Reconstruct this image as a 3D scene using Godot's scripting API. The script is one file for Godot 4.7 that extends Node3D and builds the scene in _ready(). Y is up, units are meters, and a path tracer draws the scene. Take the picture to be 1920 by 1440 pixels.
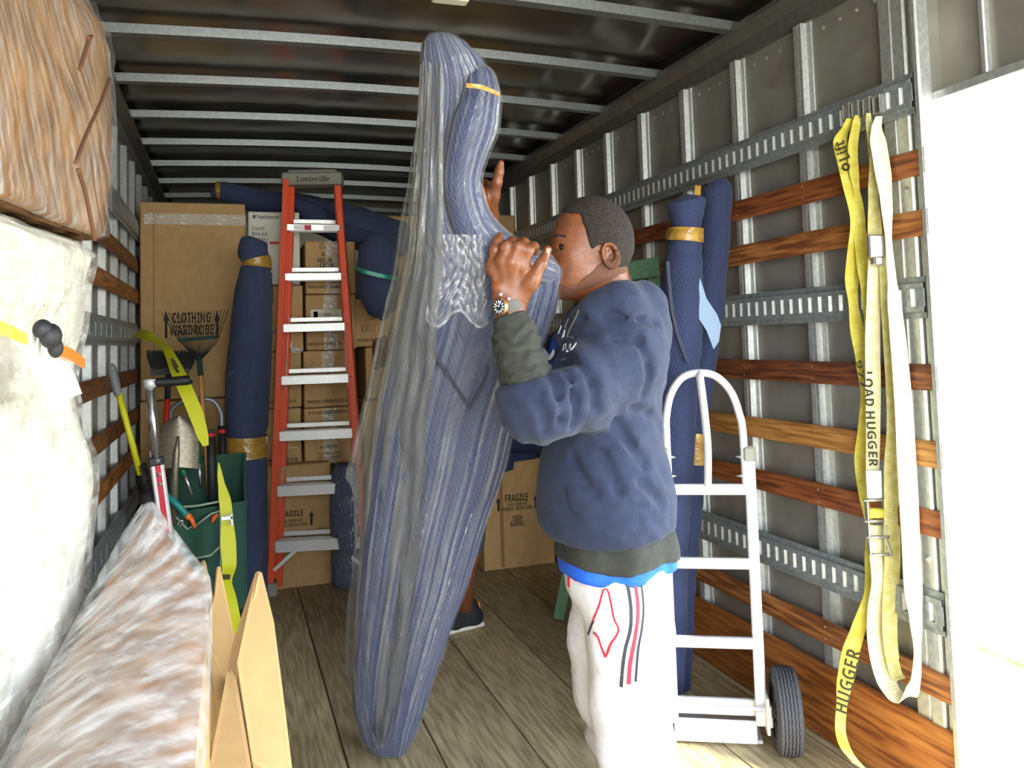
extends Node3D
# A loaded moving truck seen from its rear half. x across (right +), y up from the truck floor, -z towards the cab. Metres.

const F := 1560.0
const PP := Vector2(960, 540)
const EYE := Vector3(0, 1.395, 0)
const XR := 1.95
const XL := -0.53
var CX: Vector3
var CD: Vector3
var CZ: Vector3
var M := {}
var used := {}
var rng := RandomNumberGenerator.new()

# ---------- photo pixel -> place ----------
func ray(px: float, py: float) -> Vector3:
	var d := Vector3((px - PP.x) / F, (py - PP.y) / F, 1.0)
	return Vector3(CX.dot(d), -CD.dot(d), -CZ.dot(d))
func P(px: float, py: float, depth: float) -> Vector3:
	return EYE + ray(px, py) * depth
func FL(px: float, py: float, y := 0.0) -> Vector3:
	var r := ray(px, py)
	return EYE + r * ((y - EYE.y) / r.y)
func WX(px: float, py: float, x: float) -> Vector3:
	var r := ray(px, py)
	return EYE + r * (x / r.x)
func WZ(px: float, py: float, z: float) -> Vector3:
	var r := ray(px, py)
	return EYE + r * (z / r.z)
func pxm(depth: float) -> float: # metres per pixel at that depth
	return depth / F

# ---------- objects ----------
func numbered(called: String) -> String:
	used[called] = used.get(called, -1) + 1
	return called if used[called] == 0 else "%s_%03d" % [called, used[called]]
func where(n: Node) -> Vector3:
	var p := Vector3.ZERO
	while n != self:
		p += n.position
		n = n.get_parent()
	return p
func tag(o: Node, label: String, category := "", group := "", kind := "") -> Node:
	if label: o.set_meta("label", label)
	if category: o.set_meta("category", category)
	if group: o.set_meta("group", group)
	if kind: o.set_meta("kind", kind)
	return o
func thing(called: String, label: String, category: String, at: Vector3, group := "", kind := "") -> Node3D:
	var o := Node3D.new()
	o.name = numbered(called)
	add_child(o)
	o.position = at
	tag(o, label, category, group, kind)
	return o
func obj(called: String, shape, mat: Material, parent: Node = self) -> MeshInstance3D:
	var o := MeshInstance3D.new()
	o.name = numbered(called) if parent == self else called
	var m: Mesh
	if shape is SurfaceTool:
		shape.generate_normals()
		m = shape.commit()
	else:
		m = shape
	o.mesh = m
	o.material_override = mat
	parent.add_child(o, true)
	if parent != self: o.position = -where(parent)
	return o
func inst(called: String, m: Mesh, mat: Material, parent: Node, t: Transform3D) -> MeshInstance3D:
	var o := MeshInstance3D.new()
	o.name = called
	o.mesh = m
	o.material_override = mat
	parent.add_child(o, true)
	o.transform = t
	o.position = t.origin - where(parent)
	return o
func done(st: SurfaceTool) -> Mesh:
	st.generate_normals()
	return st.commit()

# ---------- shapes ----------
func flat() -> SurfaceTool:
	var st := SurfaceTool.new()
	st.begin(Mesh.PRIMITIVE_TRIANGLES)
	st.set_smooth_group(-1)
	return st
func soft() -> SurfaceTool:
	var st := SurfaceTool.new()
	st.begin(Mesh.PRIMITIVE_TRIANGLES)
	st.set_smooth_group(0)
	return st
func tri(st: SurfaceTool, a: Vector3, b: Vector3, c: Vector3) -> void:
	st.add_vertex(a); st.add_vertex(b); st.add_vertex(c)
func quad(st: SurfaceTool, a: Vector3, b: Vector3, c: Vector3, d: Vector3) -> void: # a b c d clockwise seen from the front
	tri(st, a, b, c); tri(st, a, c, d)
func quv(st: SurfaceTool, p: Array, uv: Array) -> void:
	for k in [0, 1, 2, 0, 2, 3]:
		st.set_uv(uv[k]); st.add_vertex(p[k])
# chamfered box: centre, half sizes along the basis
func box(st: SurfaceTool, c: Vector3, size: Vector3, bevel := 0.004, b := Basis.IDENTITY) -> void:
	var h := size * 0.5
	var e: float = minf(bevel, minf(h.x, minf(h.y, h.z)) * 0.45)
	var g := func(sx, sy, sz, ax): # vertex of corner belonging to face axis ax
		var v := Vector3(sx * (h.x - (0.0 if ax == 0 else e)), sy * (h.y - (0.0 if ax == 1 else e)), sz * (h.z - (0.0 if ax == 2 else e)))
		return c + b * v
	for ax in 3:
		for s in [-1.0, 1.0]:
			var q := []
			for k in 4:
				var u: float = [-1.0, 1.0, 1.0, -1.0][k]
				var w: float = [-1.0, -1.0, 1.0, 1.0][k]
				var sg := [0.0, 0.0, 0.0]
				sg[ax] = s
				sg[(ax + 1) % 3] = u
				sg[(ax + 2) % 3] = w
				q.append(g.call(sg[0], sg[1], sg[2], ax))
			if s > 0: quad(st, q[3], q[2], q[1], q[0])
			else: quad(st, q[0], q[1], q[2], q[3])
	if e <= 0.0: return
	for ax in 3: # edges along axis ax
		var a1 := (ax + 1) % 3
		var a2 := (ax + 2) % 3
		for s1 in [-1.0, 1.0]:
			for s2 in [-1.0, 1.0]:
				var lo := [0.0, 0.0, 0.0]
				lo[ax] = -1.0; lo[a1] = s1; lo[a2] = s2
				var hi := lo.duplicate()
				hi[ax] = 1.0
				var p0: Vector3 = g.call(lo[0], lo[1], lo[2], a1)
				var p1: Vector3 = g.call(hi[0], hi[1], hi[2], a1)
				var p2: Vector3 = g.call(hi[0], hi[1], hi[2], a2)
				var p3: Vector3 = g.call(lo[0], lo[1], lo[2], a2)
				if s1 * s2 > 0: quad(st, p3, p2, p1, p0)
				else: quad(st, p0, p1, p2, p3)
	for sx in [-1.0, 1.0]:
		for sy in [-1.0, 1.0]:
			for sz in [-1.0, 1.0]:
				var p0: Vector3 = g.call(sx, sy, sz, 0)
				var p1: Vector3 = g.call(sx, sy, sz, 1)
				var p2: Vector3 = g.call(sx, sy, sz, 2)
				if sx * sy * sz > 0: tri(st, p2, p1, p0)
				else: tri(st, p0, p1, p2)
func bar(st: SurfaceTool, a: Vector3, b: Vector3, w: float, t: float, face: Vector3, bevel := 0.002) -> void: # bar a->b, width w across face, thickness t along face
	var y := (b - a).normalized()
	var x := y.cross(face).normalized()
	var z := x.cross(y).normalized()
	box(st, (a + b) * 0.5, Vector3(w, a.distance_to(b), t), bevel, Basis(x, y, z))
func ring_mesh(st: SurfaceTool, rings: Array, closed := true, cap := true, uvs := Vector2.ONE) -> void:
	# rings: arrays of Vector3 with equal counts; smooth; uv in metres
	var n: int = rings[0].size()
	var vlen := 0.0
	var vs := [0.0]
	for i in range(1, rings.size()):
		var best := 0.0
		for k in [0, n / 4, n / 2, 3 * n / 4]: best = maxf(best, rings[i][k].distance_to(rings[i - 1][k]))
		vlen += best
		vs.append(vlen)
	var mx := 0.0
	var us := [0.0]
	var widest := 0
	var wl := 0.0
	for i in rings.size():
		var l := 0.0
		for k in n: l += rings[i][k].distance_to(rings[i][(k + 1) % n])
		if l > wl:
			wl = l
			widest = i
	for k in range(1, n + 1):
		mx += rings[widest][k % n].distance_to(rings[widest][k - 1])
		us.append(mx)
	var last := n if closed else n - 1
	for i in rings.size() - 1:
		for k in last:
			var k2 := (k + 1) % n
			quv(st, [rings[i][k], rings[i + 1][k], rings[i + 1][k2], rings[i][k2]],
				[Vector2(us[k], vs[i]) * uvs, Vector2(us[k], vs[i + 1]) * uvs, Vector2(us[k + 1], vs[i + 1]) * uvs, Vector2(us[k + 1], vs[i]) * uvs])
	if cap and closed:
		for e in [0, rings.size() - 1]:
			var c := Vector3.ZERO
			for p in rings[e]: c += p
			c /= n
			for k in n:
				var a: Vector3 = rings[e][k]
				var b: Vector3 = rings[e][(k + 1) % n]
				st.set_uv(Vector2(0, 0))
				if e == 0: tri(st, a, b, c)
				else: tri(st, b, a, c)
func frames(path: Array, up := Vector3.UP) -> Array: # [side, normal] per point, parallel transported
	var out := []
	var prev := up
	for i in path.size():
		var t: Vector3 = (path[mini(i + 1, path.size() - 1)] - path[maxi(i - 1, 0)]).normalized()
		if absf(t.dot(prev)) > 0.98: prev = Vector3.RIGHT if absf(t.x) < 0.9 else Vector3.FORWARD
		var s := t.cross(prev).normalized()
		var nn := s.cross(t).normalized()
		prev = nn
		out.append([s, nn, t])
	return out
func tube(st: SurfaceTool, path: Array, radius, sides := 10, cap := true, squash := 1.0, up := Vector3.UP) -> void:
	var fr := frames(path, up)
	var rings := []
	for i in path.size():
		var r: float = radius[i] if radius is Array else radius
		var ring := PackedVector3Array()
		for k in sides:
			var a := TAU * k / sides
			ring.append(path[i] + fr[i][0] * cos(a) * r + fr[i][1] * sin(a) * r * squash)
		rings.append(ring)
	ring_mesh(st, rings, true, cap)
func smooth_path(pts: Array, per := 6) -> Array:
	var c := Curve3D.new()
	for i in pts.size():
		var a: Vector3 = pts[maxi(i - 1, 0)]
		var b: Vector3 = pts[mini(i + 1, pts.size() - 1)]
		var t := (b - a) / 6.0
		c.add_point(pts[i], -t, t)
	var out := []
	for i in pts.size() - 1:
		for k in per: out.append(c.sample(i, float(k) / per))
	out.append(pts[-1])
	return out
func smooth_vals(v: Array, per := 6) -> Array:
	var out := []
	for i in v.size() - 1:
		for k in per:
			var t := smoothstep(0.0, 1.0, float(k) / per)
			out.append(lerpf(v[i], v[i + 1], t) if not v[i] is Vector3 else v[i].lerp(v[i + 1], t))
	out.append(v[-1])
	return out
# woven strap: centre line, width vectors (half width), thickness
func ribbon(st: SurfaceTool, pts: Array, half: Array, th := 0.002) -> void:
	var rings := []
	for i in pts.size():
		var t: Vector3 = (pts[mini(i + 1, pts.size() - 1)] - pts[maxi(i - 1, 0)]).normalized()
		var h: Vector3 = half[i]
		var n := t.cross(h).normalized() * th * 0.5
		rings.append(PackedVector3Array([pts[i] - h - n, pts[i] - h + n, pts[i] + h + n, pts[i] + h - n]))
	for i in rings.size() - 1:
		for k in 4:
			var k2 := (k + 1) % 4
			quad(st, rings[i][k], rings[i + 1][k], rings[i + 1][k2], rings[i][k2])
	quad(st, rings[0][0], rings[0][1], rings[0][2], rings[0][3])
	quad(st, rings[-1][3], rings[-1][2], rings[-1][1], rings[-1][0])
func ball(st: SurfaceTool, c: Vector3, r: Vector3, nu := 12, nv := 8, b := Basis.IDENTITY) -> void:
	for j in nv:
		for i in nu:
			var g := func(ii, jj):
				var th: float = PI * jj / nv
				var ph: float = TAU * ii / nu
				return c + b * (Vector3(sin(th) * cos(ph), cos(th), sin(th) * sin(ph)) * r)
			var p0: Vector3 = g.call(i, j)
			var p1: Vector3 = g.call(i + 1, j)
			var p2: Vector3 = g.call(i + 1, j + 1)
			var p3: Vector3 = g.call(i, j + 1)
			if j > 0: tri(st, p2, p1, p0)
			if j < nv - 1: tri(st, p3, p2, p0)
# flat polygon of points (in order) with thickness along n
func slab(st: SurfaceTool, poly: Array, n: Vector3, th: float) -> void:
	var o: Vector3 = poly[0]
	var ax: Vector3 = (poly[1] - o).normalized()
	var ay := n.cross(ax).normalized()
	var p2 := PackedVector2Array()
	for p in poly: p2.append(Vector2((p - o).dot(ax), (p - o).dot(ay)))
	var idx := Geometry2D.triangulate_polygon(p2)
	var h := n.normalized() * th * 0.5
	for i in range(0, idx.size(), 3):
		var a: Vector3 = poly[idx[i]]
		var b: Vector3 = poly[idx[i + 1]]
		var c: Vector3 = poly[idx[i + 2]]
		if (b - a).cross(c - a).dot(n) > 0:
			var q := b
			b = c
			c = q
		tri(st, a + h, b + h, c + h)
		tri(st, c - h, b - h, a - h)
	var area := 0.0
	for i in p2.size(): area += p2[i].cross(p2[(i + 1) % p2.size()])
	for i in poly.size():
		var a: Vector3 = poly[i]
		var b: Vector3 = poly[(i + 1) % poly.size()]
		if area > 0: quad(st, a - h, a + h, b + h, b - h)
		else: quad(st, b - h, b + h, a + h, a - h)
# lettering fitted to a rectangle: lower left corner, vectors along the line and up
func lettering(parent: Node, s: String, ll: Vector3, right: Vector3, up: Vector3, mat: Material, serif := false, bold := true, called := "lettering") -> MeshInstance3D:
	var t := TextMesh.new()
	t.text = s
	var f := SystemFont.new()
	f.font_names = PackedStringArray(["Droid Serif" if serif else "Droid Sans"])
	if bold: f.font_weight = 700
	t.font = f
	t.font_size = 24
	t.depth = 0.0
	t.curve_step = 2.0
	t.pixel_size = 0.01
	var bb := t.get_aabb()
	var n := right.cross(up).normalized()
	var sx := right.length() / maxf(bb.size.x, 1e-4)
	var sy := up.length() / maxf(bb.size.y, 1e-4)
	var b := Basis(right.normalized() * sx, up.normalized() * sy, n)
	return inst(called, t, mat, parent, Transform3D(b, ll - b * Vector3(bb.position.x, bb.position.y, 0) + n * 0.0015))
func arrow_up(parent: Node, ll: Vector3, right: Vector3, up: Vector3, mat: Material) -> void:
	var st := flat()
	var n := right.cross(up).normalized()
	var g := func(x, y): return ll + right * x + up * y + n * 0.0015
	slab(st, [g.call(0.28, 0.0), g.call(0.72, 0.0), g.call(0.72, 0.62), g.call(1.0, 0.62), g.call(0.5, 1.0), g.call(0.0, 0.62), g.call(0.28, 0.62)], n, 0.001)
	obj("arrow_mark", st, mat, parent)
# ---------- materials ----------
func c8(r: int, g: int, b: int, a := 255) -> Color:
	return Color8(r, g, b, a)
func mat(key: String, col: Color, rough := 0.7, metal := 0.0) -> StandardMaterial3D:
	var m := StandardMaterial3D.new()
	m.resource_name = key
	m.albedo_color = col
	m.roughness = rough
	m.metallic = metal
	M[key] = m
	return m
func noise_tex(freq: float, cols: Array, stops: Array, seed_ := 1, octaves := 4, size := 256, type := FastNoiseLite.TYPE_SIMPLEX_SMOOTH) -> NoiseTexture2D:
	var n := FastNoiseLite.new()
	n.seed = seed_
	n.noise_type = type
	n.frequency = freq
	n.fractal_octaves = octaves
	var t := NoiseTexture2D.new()
	t.width = size
	t.height = size
	t.seamless = true
	t.noise = n
	var g := Gradient.new()
	g.colors = PackedColorArray(cols)
	g.offsets = PackedFloat32Array(stops)
	t.color_ramp = g
	return t
func bump_tex(freq: float, strength: float, seed_ := 3, octaves := 4, size := 256) -> NoiseTexture2D:
	var n := FastNoiseLite.new()
	n.seed = seed_
	n.frequency = freq
	n.fractal_octaves = octaves
	var t := NoiseTexture2D.new()
	t.width = size
	t.height = size
	t.seamless = true
	t.as_normal_map = true
	t.bump_strength = strength
	t.noise = n
	return t
func grained(key: String, tex: Texture2D, scale: Vector3, rough: float, metal := 0.0, bump: Texture2D = null, bump_amount := 0.4, world := true) -> StandardMaterial3D:
	var m := mat(key, Color.WHITE, rough, metal)
	m.albedo_texture = tex
	m.uv1_triplanar = true
	m.uv1_world_triplanar = world
	m.uv1_scale = scale
	if bump:
		m.normal_enabled = true
		m.normal_texture = bump
		m.normal_scale = bump_amount
	return m
func g3(a: Color, b: Color, c: Color) -> Array:
	return [a, b, c]
func pad_images(size: int, base: Color, base2: Color, thread: Color, seed_: int) -> Array: # quilted moving pad: zigzag stitching
	var n := FastNoiseLite.new()
	n.seed = seed_
	n.frequency = 0.03
	var col := Image.create(size, size, false, Image.FORMAT_RGB8)
	var hgt := Image.create(size, size, false, Image.FORMAT_RGB8)
	for y in size:
		for x in size:
			var u := float(x) / size
			var v := float(y) / size
			var zz := absf(fposmod(u * 4.0, 1.0) * 2.0 - 1.0) * 0.25
			var w := fposmod(v + zz, 0.0625) / 0.0625
			var d: float = minf(w, 1.0 - w)
			var line := 1.0 - smoothstep(0.03, 0.06, d)
			if fposmod(u * 90.0, 1.0) > 0.72: line *= 0.35
			var k := n.get_noise_2d(x, y) * 0.5 + 0.5
			col.set_pixel(x, y, base.lerp(base2, k).lerp(thread, line * 0.6))
			var hh := clampf(pow(sin(PI * w), 0.6) * 0.8 + k * 0.2, 0, 1)
			hgt.set_pixel(x, y, Color(hh, hh, hh))
	hgt.bump_map_to_normal_map(5.0)
	return [ImageTexture.create_from_image(col), ImageTexture.create_from_image(hgt)]
func pad(key: String, im: Array, scale: float, triplanar := false, tint := Color.WHITE, bump := 0.8) -> void:
	var m := mat(key, tint, 0.85)
	m.albedo_texture = im[0]
	m.normal_enabled = true
	m.normal_texture = im[1]
	m.normal_scale = bump
	m.uv1_scale = Vector3(scale, scale, scale)
	m.uv1_triplanar = triplanar
	m.uv1_world_triplanar = triplanar
	m.rim_enabled = true
	m.rim = 0.12
func film_tex(w: int, h: int, fx: float, fy: float, lo: float, hi: float, seed_: int, sharp := 2.0, c := Color(0.85, 0.85, 0.83), shear := 0) -> ImageTexture:
	var n := FastNoiseLite.new()
	n.seed = seed_
	n.frequency = 1.0
	n.fractal_octaves = 4
	var im := Image.create(w, h, false, Image.FORMAT_RGBA8)
	for y in h:
		for x0 in w:
			var x := posmod(x0 + y * shear, w)
			# wrap round in both directions
			var a := float(x) / w
			var b := float(y) / h
			var k := 0.0
			k = lerpf(n.get_noise_2d(x * fx, y * fy), n.get_noise_2d((x - w) * fx, y * fy), a)
			var k2 := lerpf(n.get_noise_2d(x * fx, (y - h) * fy), n.get_noise_2d((x - w) * fx, (y - h) * fy), a)
			k = clampf(lerpf(k, k2, b) * 1.1 + 0.5, 0, 1)
			k = pow(k, sharp)
			im.set_pixel(x0, y, Color(c.r, c.g, c.b, lerpf(lo, hi, k)))
	return ImageTexture.create_from_image(im)
func film(key: String, tex: Texture2D, scale: Vector3, rough: float, triplanar := false) -> StandardMaterial3D:
	var m := mat(key, Color.WHITE, rough)
	m.transparency = BaseMaterial3D.TRANSPARENCY_ALPHA
	m.albedo_texture = tex
	m.uv1_scale = scale
	m.uv1_triplanar = triplanar
	m.uv1_world_triplanar = triplanar
	m.cull_mode = BaseMaterial3D.CULL_DISABLED
	m.metallic_specular = 0.8
	m.normal_enabled = true
	m.normal_texture = M["_film_bump"]
	m.normal_scale = 0.6
	return m
func make_materials() -> void:
	M["_film_bump"] = bump_tex(0.03, 6.0, 77, 4)
	var metal_bump := bump_tex(0.01, 2.0, 5, 3)
	# truck body
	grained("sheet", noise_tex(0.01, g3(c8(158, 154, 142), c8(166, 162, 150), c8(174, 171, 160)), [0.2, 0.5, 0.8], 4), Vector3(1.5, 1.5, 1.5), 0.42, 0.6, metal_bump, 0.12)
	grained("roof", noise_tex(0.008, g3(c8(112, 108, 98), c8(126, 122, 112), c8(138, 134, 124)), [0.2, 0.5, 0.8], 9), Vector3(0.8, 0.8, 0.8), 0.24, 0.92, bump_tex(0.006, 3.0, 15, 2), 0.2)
	grained("zinc", noise_tex(0.06, g3(c8(190, 193, 189), c8(200, 203, 198), c8(210, 212, 207)), [0.25, 0.5, 0.75], 6, 3, 256, FastNoiseLite.TYPE_CELLULAR), Vector3(3, 3, 3), 0.42, 0.7)
	grained("bow", noise_tex(0.05, g3(c8(110, 112, 108), c8(116, 118, 114), c8(122, 124, 120)), [0.25, 0.5, 0.75], 8, 3), Vector3(3, 3, 3), 0.4, 0.6)
	grained("track", noise_tex(0.05, g3(c8(136, 142, 142), c8(148, 154, 153), c8(160, 165, 164)), [0.25, 0.5, 0.75], 7, 4), Vector3(3, 3, 3), 0.42, 0.4)
	grained("rail", noise_tex(0.03, g3(c8(112, 110, 103), c8(118, 116, 108), c8(124, 122, 114)), [0.25, 0.5, 0.75], 17, 3), Vector3(2, 2, 2), 0.45, 0.7)
	mat("rivet", c8(196, 198, 194), 0.35, 0.8)
	var wb := bump_tex(0.02, 3.0, 21)
	var tones := [[c8(92, 46, 22), c8(138, 76, 38), c8(168, 100, 54)], [c8(110, 62, 30), c8(158, 98, 50), c8(190, 128, 72)], [c8(78, 40, 22), c8(112, 62, 34), c8(142, 86, 48)], [c8(150, 98, 46), c8(190, 134, 68), c8(208, 154, 88)]]
	for i in 4:
		grained("slat%d" % i, noise_tex(0.02, tones[i], [0.2, 0.5, 0.85], 30 + i, 5), Vector3(10, 10, 0.7), 0.48, 0.0, wb, 0.3)
	grained("rub", noise_tex(0.02, g3(c8(118, 62, 24), c8(164, 98, 42), c8(186, 122, 60)), [0.15, 0.5, 0.9], 41, 5), Vector3(6, 6, 0.5), 0.5, 0.0, wb, 0.3)
	for i in 3:
		var k := 1.4 + (i - 1) * 0.07
		grained("plank%d" % i, noise_tex(0.016, [Color(0.38 * k, 0.335 * k, 0.24 * k), Color(0.45 * k, 0.40 * k, 0.295 * k), Color(0.49 * k, 0.44 * k, 0.33 * k), Color(0.54 * k, 0.49 * k, 0.375 * k)], [0.1, 0.42, 0.62, 0.95], 50 + i, 6, 512), Vector3(6.0, 6.0, 0.45), 0.62, 0.0, wb, 0.5)
	# cartons
	var flute := bump_tex(0.05, 1.5, 60)
	for i in 3:
		var k := 1.07 + (i - 1) * 0.05
		grained("card%d" % i, noise_tex(0.02, [Color(0.645 * k, 0.52 * k, 0.335 * k), Color(0.66 * k, 0.535 * k, 0.35 * k), Color(0.675 * k, 0.55 * k, 0.36 * k)], [0.2, 0.5, 0.8], 61 + i, 4), Vector3(3, 2, 3), 0.78, 0.0, flute, 0.15)
	mat("card_edge", c8(190, 152, 100), 0.9)
	mat("fold", c8(146, 114, 72), 0.85)
	mat("ink", c8(44, 36, 26), 0.8)
	mat("ink_soft", c8(92, 70, 40), 0.8)
	mat("navy_ink", c8(60, 66, 90), 0.7)
	mat("white_card", c8(206, 205, 190), 0.6)
	mat("label_paper", c8(206, 204, 180), 0.5)
	mat("red_ink", c8(190, 50, 60), 0.6)
	var tp := film("clear_tape", film_tex(256, 128, 0.02, 0.05, 0.10, 0.75, 70, 2.2, Color(0.92, 0.92, 0.86)), Vector3(5, 5, 5), 0.06, true)
	tp.normal_scale = 1.0
	grained("tan_tape", noise_tex(0.02, [c8(150, 112, 40), c8(170, 132, 56), c8(188, 152, 76)], [0.2, 0.5, 0.8], 71), Vector3(4, 4, 4), 0.18, 0.0, M["_film_bump"], 0.6)
	# pads
	var blue := pad_images(768, c8(33, 43, 74), c8(42, 54, 90), c8(108, 121, 154), 80)
	var navy := pad_images(384, c8(46, 56, 86), c8(56, 68, 100), c8(82, 97, 132), 81)
	pad("pad", blue, 2.6)
	pad("pad_tri", blue, 2.6, true)
	pad("pad_navy", navy, 3.4)
	pad("pad_navy_tri", navy, 3.4, true)
	mat("pad_back", c8(138, 160, 184), 0.9)
	mat("binding", c8(54, 58, 72), 0.85)
	# stretch film
	film("film_streak", film_tex(512, 256, 0.07, 0.0035, 0.03, 0.42, 90, 2.0, Color(0.72, 0.72, 0.72)), Vector3(2.0, 0.6, 1), 0.2)
	film("film_sheet", film_tex(512, 256, 0.045, 0.003, 0.30, 0.72, 91, 1.5, Color(0.46, 0.46, 0.43)), Vector3(3.0, 0.5, 1), 0.1)
	film("film_cloud", film_tex(512, 512, 0.022, 0.010, 0.12, 0.66, 193, 1.3, Color(0.88, 0.88, 0.87), 1), Vector3(1.6, 1.2, 1), 0.16)
	film("film_diag", film_tex(512, 512, 0.05, 0.006, 0.05, 0.55, 194, 1.9, Color(0.78, 0.78, 0.77), -1), Vector3(1.3, 1.3, 1), 0.16)
	film("film_crumple", film_tex(256, 256, 0.03, 0.02, 0.05, 0.6, 92, 2.6, Color(0.85, 0.85, 0.85)), Vector3(5, 5, 5), 0.15)
	film("film_wrap", film_tex(512, 512, 0.006, 0.05, 0.08, 0.75, 93, 1.9, Color(0.92, 0.91, 0.88)), Vector3(1.4, 1.4, 1.4), 0.22)
	film("film_dark", film_tex(256, 256, 0.05, 0.01, 0.02, 0.7, 94, 4.0, Color(0.9, 0.9, 0.92)), Vector3(6, 6, 6), 0.12, true)
	grained("brown_pad", noise_tex(0.02, [c8(116, 78, 40), c8(136, 94, 50), c8(154, 112, 64)], [0.2, 0.5, 0.8], 95, 5), Vector3(1.6, 1.6, 1.6), 0.8, 0.0, bump_tex(0.02, 6.0, 96), 0.6)
	grained("white_pad", noise_tex(0.02, [c8(196, 192, 178), c8(210, 207, 194), c8(220, 218, 207)], [0.2, 0.5, 0.8], 97, 5), Vector3(1.2, 1.2, 1.2), 0.7, 0.0, bump_tex(0.02, 6.0, 98), 0.6)
	mat("brown_seam", c8(96, 60, 36), 0.85)
	# tools, ladder, truck
	mat("orange_rail", c8(226, 82, 40), 0.45)
	grained("alu", noise_tex(0.04, [c8(218, 219, 215), c8(224, 225, 221), c8(230, 230, 226)], [0.2, 0.5, 0.8], 99, 3), Vector3(5, 5, 5), 0.36, 0.35)
	grained("alu_bright", noise_tex(0.04, [c8(222, 222, 220), c8(232, 232, 230), c8(240, 240, 238)], [0.2, 0.5, 0.8], 100, 3), Vector3(5, 5, 5), 0.4, 0.35)
	mat("chrome", c8(200, 200, 200), 0.2, 0.9)
	mat("cap_grey", c8(138, 138, 122), 0.6)
	mat("grey_plastic", c8(112, 114, 116), 0.6)
	mat("dark_plastic", c8(38, 38, 42), 0.5)
	mat("black", c8(24, 24, 26), 0.6)
	mat("bristle", c8(26, 28, 26), 0.85)
	mat("red_plastic", c8(200, 34, 48), 0.45)
	mat("yellow_handle", c8(206, 204, 28), 0.45)
	mat("broom_red", c8(196, 40, 34), 0.4)
	grained("handle_wood", noise_tex(0.03, [c8(150, 104, 52), c8(176, 128, 68), c8(192, 146, 84)], [0.2, 0.5, 0.8], 101), Vector3(20, 2, 20), 0.55)
	grained("shovel", noise_tex(0.03, [c8(122, 114, 96), c8(134, 126, 108), c8(146, 139, 122)], [0.2, 0.5, 0.8], 102, 5), Vector3(6, 6, 6), 0.42, 0.6)
	mat("tube_grey", c8(128, 132, 138), 0.4, 0.4)
	mat("green_cloth", c8(34, 74, 58), 0.8)
	mat("green_dark", c8(20, 44, 40), 0.85)
	mat("green_trim", c8(160, 176, 150), 0.7)
	mat("teal", c8(24, 128, 120), 0.45)
	mat("orange_tool", c8(222, 104, 38), 0.5)
	mat("green_tube", c8(20, 96, 60), 0.4)
	grained("green_paint", noise_tex(0.03, [c8(86, 122, 94), c8(98, 134, 104), c8(110, 144, 114)], [0.2, 0.5, 0.8], 103, 4), Vector3(5, 5, 5), 0.55)
	# straps
	var weave := bump_tex(0.2, 4.0, 110, 2, 128)
	grained("strap", noise_tex(0.02, [c8(206, 190, 60), c8(218, 204, 78), c8(228, 216, 104)], [0.2, 0.5, 0.8], 111), Vector3(5, 5, 5), 0.6, 0.0, weave, 0.4)
	grained("strap_old", noise_tex(0.02, [c8(190, 180, 104), c8(204, 196, 124), c8(214, 208, 146)], [0.2, 0.5, 0.8], 112), Vector3(5, 5, 5), 0.7, 0.0, weave, 0.5)
	grained("strap_pale", noise_tex(0.02, [c8(222, 214, 160), c8(232, 226, 178), c8(240, 234, 196)], [0.2, 0.5, 0.8], 113), Vector3(5, 5, 5), 0.7, 0.0, weave, 0.4)
	mat("strap_lime", c8(204, 204, 30), 0.55)
	mat("steel", c8(190, 186, 178), 0.3, 0.75)
	mat("print_dark", c8(58, 52, 22), 0.8)
	mat("teal_band", c8(20, 150, 120), 0.4)
	mat("strap_orange", c8(236, 120, 40), 0.5)
	mat("paper", c8(238, 236, 230), 0.6)
	# people
	grained("skin", noise_tex(0.02, [c8(102, 58, 32), c8(117, 68, 39), c8(132, 80, 48)], [0.2, 0.5, 0.8], 120, 5), Vector3(9, 9, 9), 0.42, 0.0, bump_tex(0.08, 2.0, 121), 0.25)
	M["skin"].subsurf_scatter_enabled = true
	M["skin"].subsurf_scatter_strength = 0.08
	mat("nail", c8(196, 150, 124), 0.35)
	grained("hair", noise_tex(0.2, [c8(20, 15, 11), c8(34, 26, 20), c8(84, 64, 46)], [0.35, 0.55, 0.95], 122, 2), Vector3(4, 4, 4), 0.85, 0.0, bump_tex(0.2, 8.0, 123, 2), 1.0)
	grained("beard", noise_tex(0.25, [c8(70, 42, 26), c8(98, 60, 38), c8(124, 78, 48)], [0.3, 0.55, 0.85], 124, 3), Vector3(4, 4, 4), 0.8)
	mat("eye_white", c8(210, 200, 190), 0.25)
	mat("lip", c8(128, 72, 60), 0.5)
	var fleece := bump_tex(0.12, 3.0, 130, 3)
	grained("hoodie", noise_tex(0.03, [c8(28, 36, 58), c8(32, 41, 64), c8(37, 46, 71)], [0.2, 0.5, 0.8], 131, 5), Vector3(4, 4, 4), 0.92, 0.0, fleece, 0.35)
	M["hoodie"].rim_enabled = true
	M["hoodie"].rim = 0.12
	grained("hoodie_dark", noise_tex(0.03, [c8(28, 32, 50), c8(32, 38, 58), c8(38, 44, 64)], [0.2, 0.5, 0.8], 132, 5), Vector3(4, 4, 4), 0.92)
	grained("thermal", noise_tex(0.03, [c8(42, 43, 37), c8(47, 48, 42), c8(54, 55, 49)], [0.2, 0.5, 0.8], 133, 5), Vector3(4, 4, 4), 0.92, 0.0, fleece, 0.3)
	grained("blue_shirt", noise_tex(0.03, [c8(26, 82, 200), c8(32, 94, 214), c8(44, 108, 226)], [0.2, 0.5, 0.8], 134, 5), Vector3(4, 4, 4), 0.85)
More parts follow.
